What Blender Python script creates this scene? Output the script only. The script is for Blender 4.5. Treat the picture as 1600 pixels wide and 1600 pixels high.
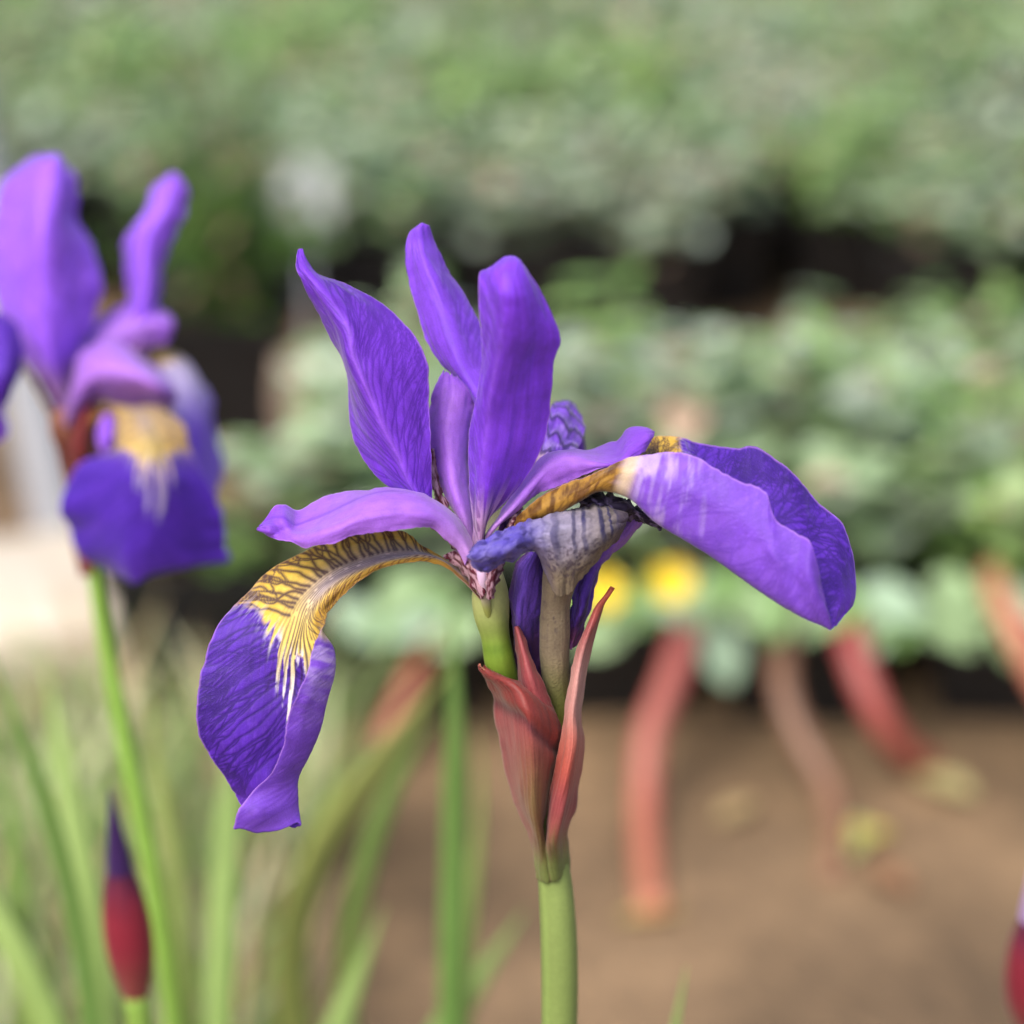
import bpy, math, random
import numpy as np
from mathutils import Vector

# ------------------------------------------------------------------ camera, world, sun, exposure
for o in list(bpy.data.objects):
    bpy.data.objects.remove(o)
scene = bpy.context.scene
COL = scene.collection

PITCH = math.radians(20.0)
CAM = np.array([0.0, 0.0, 0.49])
FWD = np.array([0.0, math.cos(PITCH), -math.sin(PITCH)])
UP = np.array([0.0, math.sin(PITCH), math.cos(PITCH)])
RIGHT = np.array([1.0, 0.0, 0.0])
DIST = 0.44            # focus distance, metres
FRAME = 0.16           # width of the view at the focus distance, metres
LENS = 36.0 * DIST / FRAME

cam_data = bpy.data.cameras.new('camera')
cam_data.sensor_width = 36.0
cam_data.lens = LENS
cam_data.clip_start = 0.01
cam_data.clip_end = 3000.0
cam_data.dof.use_dof = True
cam_data.dof.focus_distance = DIST
cam_data.dof.aperture_fstop = LENS / 10.5     # entrance pupil of 10.5 mm
cam_data.dof.aperture_blades = 0
cam = bpy.data.objects.new('camera', cam_data)
cam.location = CAM
cam.rotation_euler = (math.radians(90) - PITCH, 0, 0)
COL.objects.link(cam)
scene.camera = cam

SUN_EL, SUN_AZ = math.radians(52), math.radians(215)   # azimuth clockwise from +Y
world = bpy.data.worlds.new('World')
scene.world = world
world.use_nodes = True
wn = world.node_tree.nodes
bg = wn['Background']
sky = wn.new('ShaderNodeTexSky')
sky.sky_type = 'NISHITA'
sky.sun_disc = False
sky.sun_elevation = SUN_EL
sky.sun_rotation = SUN_AZ
sky.air_density = 1.0
sky.dust_density = 6.0
sky.ozone_density = 0.6
world.node_tree.links.new(sky.outputs[0], bg.inputs[0])
bg.inputs[1].default_value = 0.15

sun_data = bpy.data.lights.new('sun', 'SUN')
sun_data.energy = 1.5
sun_data.angle = math.radians(30)
sun_data.color = (1.0, 0.95, 0.87)
sun = bpy.data.objects.new('sun', sun_data)
sd = Vector((math.sin(SUN_AZ) * math.cos(SUN_EL), math.cos(SUN_AZ) * math.cos(SUN_EL), math.sin(SUN_EL)))
sun.rotation_euler = sd.to_track_quat('Z', 'Y').to_euler()
sun.location = (0, 0, 5)
COL.objects.link(sun)

scene.view_settings.view_transform = 'Standard'
scene.view_settings.look = 'None'
scene.view_settings.gamma = 1.0
scene.view_settings.use_curve_mapping = False
scene.view_settings.exposure = 0.8
scene.cycles.use_denoising = True
scene.cycles.max_bounces = 8

# ------------------------------------------------------------------ helpers
PXM = FRAME / 1600.0

def P(px, py, z):
    """photo pixel + millimetres behind the focus plane -> world point"""
    d = DIST + z * 0.001
    k = PXM * d / DIST
    return CAM + FWD * d + RIGHT * (px - 800) * k + UP * (800 - py) * k

def ground_at(px, py, h=0.0):
    r = FWD * DIST + RIGHT * (px - 800) * PXM + UP * (800 - py) * PXM
    t = (h - CAM[2]) / r[2]
    return CAM + r * t

def rgb(r, g, b, k=1.0):
    c = np.array([r, g, b], float) / 255.0
    lin = np.where(c <= 0.04045, c / 12.92, ((c + 0.055) / 1.055) ** 2.4)
    return lin * k

def sm(a, b, x):
    t = np.clip((x - a) / (b - a), 0, 1)
    return t * t * (3 - 2 * t)

def mix(a, b, f):
    f = np.asarray(f)[..., None]
    return a * (1 - f) + b * f

_perm = np.random.RandomState(7).rand(64, 64, 8)
def noise2(x, y, ch=0):
    """smooth value noise, 0..1"""
    x = np.asarray(x, float) % 64; y = np.asarray(y, float) % 64
    xi = np.floor(x).astype(int); yi = np.floor(y).astype(int)
    fx = x - xi; fy = y - yi
    fx = fx * fx * (3 - 2 * fx); fy = fy * fy * (3 - 2 * fy)
    g = _perm[:, :, ch % 8]
    a = g[xi % 64, yi % 64]; b = g[(xi + 1) % 64, yi % 64]
    c = g[xi % 64, (yi + 1) % 64]; d = g[(xi + 1) % 64, (yi + 1) % 64]
    return (a * (1 - fx) + b * fx) * (1 - fy) + (c * (1 - fx) + d * fx) * fy

def fbm(x, y, ch=0, o=3):
    s = 0; a = 0.5; n = 0
    for i in range(o):
        s = s + a * noise2(x * 2 ** i + 11.3 * i, y * 2 ** i + 5.7 * i, ch + i); n += a; a *= 0.5
    return s / n

def hermite(x, Y, q):
    """interpolate Y (K,...) given at x (K) at q (N) with smooth cubic tangents"""
    x = np.asarray(x, float); Y = np.asarray(Y, float)
    K = len(x)
    m = np.zeros_like(Y)
    sh = (slice(None),) + (None,) * (Y.ndim - 1)
    dx = np.diff(x)[sh]
    sl = np.diff(Y, axis=0) / dx
    m[0] = sl[0]; m[-1] = sl[-1]
    if K > 2:
        m[1:-1] = (sl[:-1] * dx[1:] + sl[1:] * dx[:-1]) / (dx[1:] + dx[:-1])
    i = np.clip(np.searchsorted(x, q, side='right') - 1, 0, K - 2)
    h = (x[i + 1] - x[i]); u = (q - x[i]) / h
    u = u[sh]; h = h[sh]
    return ((2*u**3 - 3*u**2 + 1) * Y[i] + (u**3 - 2*u**2 + u) * h * m[i]
            + (-2*u**3 + 3*u**2) * Y[i + 1] + (u**3 - u**2) * h * m[i + 1])

def link(name, me, parent=None, mat=None):
    o = bpy.data.objects.new(name, me)
    COL.objects.link(o)
    if parent is not None:
        o.parent = parent
    if mat is not None and me is not None and len(me.materials) == 0:
        me.materials.append(mat)
    return o

def world_origin(parent):
    w = np.zeros(3)
    p = parent
    while p is not None:
        w = w + np.array(p.location)
        p = p.parent
    return w

def mesh_np(name, V, F, colors=None, smooth=True):
    me = bpy.data.meshes.new(name)
    V = np.asarray(V, np.float32); F = np.asarray(F, np.int32)
    nv, nf, k = len(V), len(F), F.shape[1]
    me.vertices.add(nv); me.vertices.foreach_set('co', V.ravel())
    me.loops.add(nf * k); me.loops.foreach_set('vertex_index', F.ravel())
    me.polygons.add(nf)
    me.polygons.foreach_set('loop_start', np.arange(0, nf * k, k, dtype=np.int32))
    me.polygons.foreach_set('loop_total', np.full(nf, k, np.int32))
    me.polygons.foreach_set('use_smooth', np.full(nf, smooth, bool))
    if colors is not None:
        a = me.attributes.new('Col', 'FLOAT_COLOR', 'POINT')
        c = np.ones((nv, 4), np.float32); c[:, :3] = colors
        a.data.foreach_set('color', c.ravel())
    me.update(calc_edges=True)
    me.validate()
    return me

def thing(name, label, cat, loc, group=None, rz=0.0):
    o = bpy.data.objects.new(name, None)
    o.empty_display_size = 0.02
    COL.objects.link(o)
    o.location = loc; o.rotation_euler = (0, 0, rz)
    o['label'] = label; o['category'] = cat
    if group: o['group'] = group
    return o

def tag(o, label, cat, group=None):
    o['label'] = label; o['category'] = cat
    if group: o['group'] = group

# ------------------------------------------------------------------ materials
def petal_mat(name, rough=0.5, transl=0.3, bump=0.25, scale=5200.0, var=0.12, sheen=0.25, spec=0.3):
    m = bpy.data.materials.new(name); m.use_nodes = True
    nt = m.node_tree; N = nt.nodes; L = nt.links
    b = N['Principled BSDF']; out = N['Material Output']
    at = N.new('ShaderNodeAttribute'); at.attribute_name = 'Col'
    tc = N.new('ShaderNodeTexCoord')
    n1 = N.new('ShaderNodeTexNoise'); n1.inputs['Scale'].default_value = scale; n1.inputs['Detail'].default_value = 3
    L.new(tc.outputs['Object'], n1.inputs['Vector'])
    n2 = N.new('ShaderNodeTexNoise'); n2.inputs['Scale'].default_value = scale / 9; n2.inputs['Detail'].default_value = 4
    L.new(tc.outputs['Object'], n2.inputs['Vector'])
    ad = N.new('ShaderNodeMath'); ad.operation = 'ADD'
    L.new(n1.outputs['Fac'], ad.inputs[0]); L.new(n2.outputs['Fac'], ad.inputs[1])
    mr = N.new('ShaderNodeMapRange')
    mr.inputs['From Min'].default_value = 0.6; mr.inputs['From Max'].default_value = 1.4
    mr.inputs['To Min'].default_value = 1 - var; mr.inputs['To Max'].default_value = 1 + var
    L.new(ad.outputs[0], mr.inputs['Value'])
    mx = N.new('ShaderNodeVectorMath'); mx.operation = 'SCALE'
    L.new(at.outputs['Color'], mx.inputs[0]); L.new(mr.outputs[0], mx.inputs['Scale'])
    L.new(mx.outputs[0], b.inputs['Base Color'])
    b.inputs['Roughness'].default_value = rough
    b.inputs['Specular IOR Level'].default_value = spec
    b.inputs['Sheen Weight'].default_value = sheen
    b.inputs['Sheen Roughness'].default_value = 0.4
    bp = N.new('ShaderNodeBump'); bp.inputs['Strength'].default_value = bump; bp.inputs['Distance'].default_value = 0.0003
    L.new(n1.outputs['Fac'], bp.inputs['Height']); L.new(bp.outputs[0], b.inputs['Normal'])
    if transl > 0:
        tr = N.new('ShaderNodeBsdfTranslucent')
        L.new(mx.outputs[0], tr.inputs['Color'])
        ms = N.new('ShaderNodeMixShader'); ms.inputs[0].default_value = transl
        L.new(b.outputs[0], ms.inputs[1]); L.new(tr.outputs[0], ms.inputs[2])
        L.new(ms.outputs[0], out.inputs['Surface'])
    return m

def plain_mat(name, color, rough=0.6, var=0.15, scale=60.0, bump=0.2, dist=0.002, color2=None, spec=0.4):
    m = bpy.data.materials.new(name); m.use_nodes = True
    nt = m.node_tree; N = nt.nodes; L = nt.links
    b = N['Principled BSDF']
    tc = N.new('ShaderNodeTexCoord')
    n1 = N.new('ShaderNodeTexNoise'); n1.inputs['Scale'].default_value = scale; n1.inputs['Detail'].default_value = 6
    L.new(tc.outputs['Object'], n1.inputs['Vector'])
    rp = N.new('ShaderNodeValToRGB')
    c = np.array(color)
    c2 = np.array(color2) if color2 is not None else c * (1 + var)
    c1 = c if color2 is not None else c * (1 - var)
    rp.color_ramp.elements[0].position = 0.35; rp.color_ramp.elements[0].color = (*c1, 1)
    rp.color_ramp.elements[1].position = 0.65; rp.color_ramp.elements[1].color = (*c2, 1)
    L.new(n1.outputs['Fac'], rp.inputs['Fac']); L.new(rp.outputs[0], b.inputs['Base Color'])
    b.inputs['Roughness'].default_value = rough
    b.inputs['Specular IOR Level'].default_value = spec
    bp = N.new('ShaderNodeBump'); bp.inputs['Strength'].default_value = bump; bp.inputs['Distance'].default_value = dist
    L.new(n1.outputs['Fac'], bp.inputs['Height']); L.new(bp.outputs[0], b.inputs['Normal'])
    return m

M_PETAL = petal_mat('petal_tissue', var=0.2, bump=0.35)
M_WITHER = petal_mat('withered_tissue', rough=0.75, transl=0.12, bump=0.5, scale=2600, var=0.2, sheen=0.1)
M_BRACT = petal_mat('bract_tissue', rough=0.5, transl=0.12, bump=0.3, scale=2500, var=0.18, sheen=0.1)
M_STEM = petal_mat('stem_skin', rough=0.42, transl=0.0, bump=0.15, scale=1500, var=0.1, sheen=0.0, spec=0.4)
M_LEAF = petal_mat('leaf_tissue', rough=0.5, transl=0.28, bump=0.2, scale=900, var=0.12, sheen=0.1, spec=0.4)

# ------------------------------------------------------------------ petal surfaces
class Surf:
    pass

def surface(rows, s=None, nt=120, ns=80, lean=0.0, zoff=0.0):
    """rows: list of rows of (px,py,z); returns sampled world grid with metrics in mm"""
    K = len(rows[0])
    A = np.array([[P(p[0], p[1], p[2] + zoff + lean * max(0.0, p[1] - 900) * 0.1) for p in r] for r in rows])
    if s is None:
        s = np.linspace(-1, 1, K)
    mid = A.mean(axis=1)
    tau = np.concatenate([[0], np.cumsum(np.linalg.norm(np.diff(mid, axis=0), axis=1))])
    L = tau[-1]
    tau = tau / L
    q = np.linspace(0, 1, nt)
    G = hermite(tau, A, q)                                   # nt,K,3
    v = np.linspace(-1, 1, ns)
    G = hermite(np.array(s), np.transpose(G, (1, 0, 2)), v)  # ns,nt,3
    G = np.transpose(G, (1, 0, 2))
    o = Surf()
    o.G = G; o.T, o.S = np.meshgrid(q, v, indexing='ij')
    o.t = q; o.s = v
    o.L = L * 1000
    w = np.linalg.norm(np.diff(G, axis=1), axis=2).sum(axis=1) * 1000
    o.hw = np.maximum(w / 2, 0.15)                           # half width, mm, for each t
    return o

def normals(G):
    dt = np.gradient(G, axis=0); ds = np.gradient(G, axis=1)
    n = np.cross(ds, dt)
    n /= np.maximum(np.linalg.norm(n, axis=2, keepdims=True), 1e-12)
    return n

def draw(o, field, pts, w):
    """stamp a polyline of (t,s) with half-widths w (mm) into the field, keeping the maximum"""
    nt, ns = field.shape
    w = np.broadcast_to(w, (len(pts),))
    for i in range(len(pts) - 1):
        (t0, s0), (t1, s1) = pts[i], pts[i + 1]
        ww = 0.5 * (w[i] + w[i + 1])
        hw = float(np.interp(0.5 * (t0 + t1), o.t, o.hw))
        rt = 3 * ww / o.L; rs = 3 * ww / hw
        a = int(max(0, math.floor((min(t0, t1) - rt) * (nt - 1)))); b = int(min(nt, math.ceil((max(t0, t1) + rt) * (nt - 1)) + 1))
        c = int(max(0, math.floor((min(s0, s1) - rs + 1) / 2 * (ns - 1)))); d = int(min(ns, math.ceil((max(s0, s1) + rs + 1) / 2 * (ns - 1)) + 1))
        if b <= a or d <= c:
            continue
        x = (o.T[a:b, c:d] - t0) * o.L; y = (o.S[a:b, c:d] - s0) * hw
        ex = (t1 - t0) * o.L; ey = (s1 - s0) * hw
        l2 = ex * ex + ey * ey + 1e-9
        k = np.clip((x * ex + y * ey) / l2, 0, 1)
        d2 = (x - k * ex) ** 2 + (y - k * ey) ** 2
        v = np.exp(-d2 / (ww * ww))
        np.maximum(field[a:b, c:d], v, out=field[a:b, c:d])

def grow(o, field, rng, t, s, ang, w, angf=None, fork=0.08, step=0.45, depth=0, maxlen=40.0, wig=0.18, tmax=1.0):
    """a vein that runs outwards and forks"""
    pts = [(t, s)]; ws = [w]; ln = 0
    sg = 1 if s >= 0 else -1
    if abs(s) < 1e-6: sg = 1 if ang >= 0 else -1
    a = abs(ang)
    while 0 <= t <= tmax and abs(s) < 0.985 and ln < maxlen:
        hw = float(np.interp(t, o.t, o.hw))
        tgt = angf(t, abs(s)) if angf else a
        a += (tgt - a) * 0.15 + rng.uniform(-wig, wig)
        t += math.cos(a) * step / o.L
        s += sg * math.sin(a) * step / hw
        if s * sg < 0.01: s = 0.01 * sg
        ln += step
        w = w * 0.985
        pts.append((t, s)); ws.append(w)
        if depth < 3 and rng.random() < fork and ln > 1.2:
            grow(o, field, rng, t, s, (a + rng.choice([-1, 1]) * rng.uniform(0.25, 0.6)), w * 0.8,
                 None if angf is None else (lambda tt, ss, f=angf, d=rng.uniform(-0.25, 0.3): f(tt, ss) + d),
                 fork * 0.8, step, depth + 1, maxlen * 0.7, wig, tmax)
    draw(o, field, pts, np.array(ws))

def petal(name, parent, o, top, bottom=None, mat=None, relief=None, wob=0.0, ruffle=0.0, thick=0.28, flip=False, seed=0, edge_n=14, crumple=0.0, tipj=0.0, crf=14):
    """a two-sided sheet: 'top' colours the side of the normal (ds x dt), 'bottom' the other"""
    G = o.G.copy()
    n = normals(G)
    D = np.zeros(o.T.shape)
    if wob:
        D += (fbm(o.T * 4 + seed * 3.1, o.S * 2 + 7 + seed, seed) - 0.5) * 2 * wob
    if crumple:
        D += (fbm(o.T * crf + seed, o.S * crf * .36 + 3, seed + 1, 3) - 0.5) * 2 * crumple
    if ruffle:
        e = sm(0.45, 1.0, np.abs(o.S))
        D += e * ruffle * (fbm(o.T * edge_n + seed, np.sign(o.S) * 2.0 + 5 + 0 * o.T, seed + 2, 3) - 0.5) * 2
        ds = np.gradient(G, axis=1); ds /= np.maximum(np.linalg.norm(ds, axis=2, keepdims=True), 1e-12)
        j = sm(0.75, 1.0, np.abs(o.S)) * (fbm(o.T * edge_n * 3.5 + 9, np.sign(o.S) * 3 + 20 + 0 * o.T, seed + 3, 3) - 0.5) * ruffle * 0.9 * np.sign(o.S)
        G = G + ds * (j * 0.001)[..., None]
    if tipj:
        dt = np.gradient(G, axis=0); dt /= np.maximum(np.linalg.norm(dt, axis=2, keepdims=True), 1e-12)
        G = G + dt * (sm(0.85, 1.0, o.T) * tipj * 0.001 * (fbm(o.S * 6 + seed, 0 * o.S + 3, seed, 3) - .45) * 2)[..., None]
    G = G + n * (D * 0.001)[..., None]
    n = normals(G)
    if flip: n = -n
    th = thick * (0.25 + 0.75 * (1 - np.abs(o.S) ** 4)) * 0.001
    up = np.zeros(o.T.shape) if relief is None else relief * 0.001
    A = G + n * (th / 2 + up)[..., None]
    B = G - n * (th / 2 - up * 0.6)[..., None]
    nt, ns = o.T.shape
    idx = np.arange(nt * ns).reshape(nt, ns)
    q = np.stack([idx[:-1, :-1], idx[:-1, 1:], idx[1:, 1:], idx[1:, :-1]], -1).reshape(-1, 4)
    if flip: q = q[:, ::-1]
    off = nt * ns
    qb = (q + off)[:, ::-1]
    ring = np.concatenate([idx[0, :-1], idx[:-1, -1], idx[-1, :0:-1], idx[:0:-1, 0]])
    r2 = np.roll(ring, -1)
    rim = np.stack([ring, ring + off, r2 + off, r2], -1)
    if flip: rim = rim[:, ::-1]
    base = world_origin(parent)
    V = np.concatenate([A.reshape(-1, 3), B.reshape(-1, 3)]) - base
    c1 = top.reshape(-1, 3); c2 = (bottom if bottom is not None else top).reshape(-1, 3)
    me = mesh_np(name, V, np.concatenate([q, qb, rim]), np.concatenate([c1, c2]))
    return link(name, me, parent, mat or M_PETAL)

def tube(name, parent, path, radii, colf, mat=None, n=16, m=40, flat=1.0, rib=0.0, seed=0, cap=True):
    """path: world points, radii in metres; colf(T, A) -> colours"""
    path = np.array(path, float); radii = np.array(radii, float)
    tau = np.concatenate([[0], np.cumsum(np.linalg.norm(np.diff(path, axis=0), axis=1))]); tau /= tau[-1]
    q = np.linspace(0, 1, m)
    C = hermite(tau, path, q); R = hermite(tau, radii[:, None], q)[:, 0]
    tg = np.gradient(C, axis=0); tg /= np.linalg.norm(tg, axis=1, keepdims=True)
    x = np.cross(tg, FWD[None, :]); x /= np.maximum(np.linalg.norm(x, axis=1, keepdims=True), 1e-9)
    y = np.cross(tg, x)
    a = np.linspace(0, 2 * math.pi, n, endpoint=False)
    T, A = np.meshgrid(q, a, indexing='ij')
    rr = R[:, None] * (1 + rib * (fbm(T * 6 + seed, np.cos(A) * 2 + np.sin(A) * 3 + 9, seed) - 0.5) * 2)
    V = C[:, None, :] + (x[:, None, :] * np.cos(a)[None, :, None] + y[:, None, :] * np.sin(a)[None, :, None] * flat) * rr[..., None]
    idx = np.arange(m * n).reshape(m, n)
    i2 = np.roll(idx, -1, axis=1)
    F = np.stack([idx[:-1], i2[:-1], i2[1:], idx[1:]], -1).reshape(-1, 4)
    V = V.reshape(-1, 3); colors = colf(T, A).reshape(-1, 3)
    if cap:
        k = len(V)
        V = np.concatenate([V, C[:1], C[-1:]]); colors = np.concatenate([colors, colors[:1], colors[-1:]])
        f0 = np.stack([i2[0], idx[0], np.full(n, k), np.full(n, k)], -1)
        f1 = np.stack([idx[-1], i2[-1], np.full(n, k + 1), np.full(n, k + 1)], -1)
        tri = np.concatenate([f0[:, :3], f1[:, :3]])
        me = bpy.data.meshes.new(name)
        base = world_origin(parent)
        me.from_pydata((V - base).tolist(), [], F.tolist() + tri.tolist())
        me.polygons.foreach_set('use_smooth', np.ones(len(me.polygons), bool))
        at = me.attributes.new('Col', 'FLOAT_COLOR', 'POINT')
        c = np.ones((len(V), 4), np.float32); c[:, :3] = colors
        at.data.foreach_set('color', c.ravel())
        me.update()
    else:
        me = mesh_np(name, V - world_origin(parent), F, colors)
    return link(name, me, parent, mat or M_STEM)

def const(c):
    return lambda T, A: np.broadcast_to(c, T.shape + (3,)).copy()

# palette (linear albedo)
AL = 0.92
VIO = rgb(118, 57, 210, AL); VIO_D = rgb(84, 32, 172, AL); VIO_V = rgb(62, 18, 138, AL)
LIL = rgb(162, 96, 232, AL); LIL_P = rgb(196, 142, 240, AL); RIBC = rgb(150, 92, 228, AL)
BLADE = rgb(82, 36, 172, AL); BLADE_V = rgb(38, 10, 100, AL)
WHITE = rgb(232, 226, 240, AL); CREAM = rgb(226, 212, 176, AL)
YEL = rgb(230, 190, 56, AL); GOLD = rgb(170, 120, 36, AL); MAR = rgb(66, 16, 22, AL); MARV = rgb(48, 14, 56, AL)
UND = rgb(128, 80, 212, AL)

# ------------------------------------------------------------------ ground
def ground():
    me = bpy.data.meshes.new('ground')
    s = 1200.0
    # denser near the scene so it can undulate slightly
    xs = np.concatenate([[-s, -60, -10, -4], np.linspace(-2.5, 2.5, 81), [4, 10, 60, s]])
    ys = np.concatenate([[-s, -60, -8, -3], np.linspace(-1.0, 5.0, 97), [8, 20, 100, s]])
    X, Y = np.meshgrid(xs, ys, indexing='ij')
    Z = -0.002 + 0.004 * (fbm(X * 5 + 20, Y * 5 + 9, 1) - 0.5) * ((abs(X) < 3) & (Y > -1.5) & (Y < 6))
    V = np.stack([X, Y, Z], -1).reshape(-1, 3)
    i = np.arange(len(xs) * len(ys)).reshape(len(xs), len(ys))
    F = np.stack([i[:-1, :-1], i[1:, :-1], i[1:, 1:], i[:-1, 1:]], -1).reshape(-1, 4)
    me = mesh_np('ground', V, F)
    m = bpy.data.materials.new('sandy_soil'); m.use_nodes = True
    N = m.node_tree.nodes; L = m.node_tree.links; b = N['Principled BSDF']
    tc = N.new('ShaderNodeTexCoord')
    n1 = N.new('ShaderNodeTexNoise'); n1.inputs['Scale'].default_value = 9; n1.inputs['Detail'].default_value = 8
    n2 = N.new('ShaderNodeTexVoronoi'); n2.inputs['Scale'].default_value = 160
    n3 = N.new('ShaderNodeTexNoise'); n3.inputs['Scale'].default_value = 60; n3.inputs['Detail'].default_value = 6
    for n in (n1, n2, n3): L.new(tc.outputs['Object'], n.inputs['Vector'])
    r = N.new('ShaderNodeValToRGB')
    r.color_ramp.elements[0].position = 0.32; r.color_ramp.elements[0].color = (*rgb(104, 84, 60, 0.6), 1)
    r.color_ramp.elements[1].position = 0.68; r.color_ramp.elements[1].color = (*rgb(158, 130, 98, 0.62), 1)
    L.new(n1.outputs['Fac'], r.inputs['Fac'])
    mx = N.new('ShaderNodeMix'); mx.data_type = 'RGBA'; mx.blend_type = 'OVERLAY'; mx.inputs[0].default_value = 0.6
    L.new(r.outputs[0], mx.inputs[6]); L.new(n3.outputs['Fac'], mx.inputs[7])
    L.new(mx.outputs[2], b.inputs['Base Color'])
    b.inputs['Roughness'].default_value = 0.9
    bp = N.new('ShaderNodeBump'); bp.inputs['Strength'].default_value = 0.6; bp.inputs['Distance'].default_value = 0.004
    L.new(n2.outputs['Distance'], bp.inputs['Height']); L.new(bp.outputs[0], b.inputs['Normal'])
    o = link('ground', me, None, m)
    o['kind'] = 'structure'
    return o
ground()

# ------------------------------------------------------------------ the main iris
def std_colours(o, seed, base, vein, rib, pale=None, ribw=0.05, rib_s=0.0, dens=1.0, vs=0.7, ribk=0.8):
    rng = random.Random(seed)
    F = np.zeros(o.T.shape)
    def angf(t, s): return 0.42 + 0.35 * s
    k = int(17 * dens)
    for i in range(k):
        t0 = 0.05 + 0.8 * (i / k) + rng.uniform(-.01, .01)
        for sg in (-1, 1):
            grow(o, F, rng, t0, rib_s + sg * 0.03, sg * 0.15, 0.21, angf, 0.13, 0.5, 0, 30, 0.13)
    f2 = fbm(o.T * 9 + seed, o.S * 6 + 5, 2)
    c = mix(base * 0.88, base * 1.14, f2)
    c = c * (0.84 + 0.32 * fbm(o.T * 7 + seed, o.S * o.hw[:, None] * 4 + 20, 6))[..., None]
    c = mix(c, vein, F * vs * (0.5 + 0.6 * fbm(o.T * 7, o.S * 5 + 2, 4)))
    rb = np.exp(-((o.S - rib_s) * o.hw[:, None] / (0.45 + 0.5 * (1 - o.T))) ** 2) * sm(1.0, 0.55, o.T)
    st = 0.5 + 0.5 * np.cos((o.S - rib_s) * o.hw[:, None] * 6.5)
    c = mix(c, rib, rb * ribk * (0.65 + 0.35 * st))
    # striped base: cream with maroon lines
    bz = sm(0.27, 0.10, o.T + 0.07 * (fbm(o.T * 5, o.S * 8, 5) - .5))
    c = mix(c, mix(rgb(205, 165, 200, AL) + 0 * c, rgb(84, 24, 74, AL) + 0 * c, np.maximum(sm(0.3, 0.8, F) * .6, sm(.48, .62, noise2(o.T * 3 + seed, o.S * 9 + 4, 2)))), bz * 0.8)
    edge = sm(0.965, 0.995, np.abs(o.S))
    c = mix(c, LIL_P, edge * 0.55)
    return c, F

MAIN_BASE = P(862, 1345, 20)
root_xy = (MAIN_BASE[0] + 0.004, MAIN_BASE[1] + 0.012)
iris = thing('iris', 'violet iris with yellow dark-veined fall, withered grey bloom and red bracts below it', 'flower',
             (root_xy[0], root_xy[1], 0.0))

# standards
S1 = surface([
 [(728,880,2),(733,884,1),(738,880,2)], [(690,820,3),(700,825,1),(712,825,2)], [(640,783,3),(664,793,0),(685,800,1)],
 [(602,757,3),(640,756,-1),(674,775,1)], [(570,722,4),(625,718,-2),(673,725,0)], [(549,681,5),(604,676,-3),(671,665,0)],
 [(542,630,5),(584,632,-4),(669,605,0)], [(540,590,4),(563,585,-5),(668,570,0)], [(533,560,2),(551,555,-5),(655,535,0)],
 [(514,522,0),(545,518,-5),(630,505,1)], [(489,476,-1),(522,476,-4),(590,468,2)], [(472,440,-2),(498,445,-3),(540,443,2)],
 [(463,418,-2),(478,420,-2),(495,430,1)], [(463,402,-1),(470,404,-1),(481,410,0)], [(466,391,0),(469,390,0),(472,394,0)]],
 nt=240, ns=130)
c, F = std_colours(S1, 3, VIO, VIO_V, RIBC, dens=1.0)
petal('standard', iris, S1, c, None, relief=-0.045 * F, wob=0.5, ruffle=0.35, seed=1)

S2 = surface([
 [(740,870,8),(745,872,8),(750,870,8)], [(735,800,10),(748,800,10),(762,795,11)], [(738,700,13),(755,700,12),(775,690,15)],
 [(742,632,15),(765,640,13),(785,630,17)], [(716,597,17),(752,600,14),(782,590,18)], [(690,570,18),(738,572,15),(775,560,19)],
 [(664,528,19),(722,530,16),(757,526,20)], [(651,486,20),(708,488,17),(739,490,21)], [(641,444,21),(688,444,18),(716,446,22)],
 [(636,405,21),(668,403,19),(694,412,22)], [(636,380,21),(660,376,20),(679,378,22)], [(641,362,21),(657,356,20),(673,361,21.5)],
 [(650,353,21),(660,350,20.5),(671,352,21)]], s=[-1, 0.45, 1], nt=220, ns=100, zoff=-6)
c, F = std_colours(S2, 5, rgb(128, 70, 220, AL), VIO_D, rgb(146, 88, 226, AL), rib_s=0.5, vs=0.7, ribk=0.25)
petal('standard', iris, S2, c, None, relief=-0.045 * F, wob=0.5, ruffle=0.5, seed=2)

S3 = surface([
 [(742,868,0),(748,870,-1),(754,868,0)], [(740,820,-2),(750,825,-4),(764,812,-2)], [(737,785,-3),(751,785,-6),(795,780,-3)],
 [(734,740,-5),(753,745,-8),(824,743,-5)], [(733,700,-7),(757,705,-10),(846,700,-7)], [(736,660,-9),(762,660,-12),(858,655,-9)],
 [(746,615,-12),(767,615,-15),(862,610,-12)], [(756,560,-15),(778,560,-19),(865,565,-15)], [(754,520,-18),(784,525,-22),(876,528,-18)],
 [(750,476,-20),(787,480,-25),(862,490,-20)], [(749,440,-21),(788,450,-26),(840,445,-22)], [(750,424,-20),(786,424,-25),(827,425,-23)],
 [(760,417,-19),(793,409,-23),(817,411,-22)], [(780,406,-19),(795,402,-21),(808,404,-20)]], s=[-1, -0.35, 1], nt=240, ns=130)
c, F = std_colours(S3, 9, VIO * 1.18, VIO_D, rgb(140, 82, 222, AL), rib_s=-0.35, vs=0.65, ribk=0.6)
petal('standard', iris, S3, c, None, relief=-0.045 * F, wob=0.5, ruffle=0.35, seed=3, edge_n=8)

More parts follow.
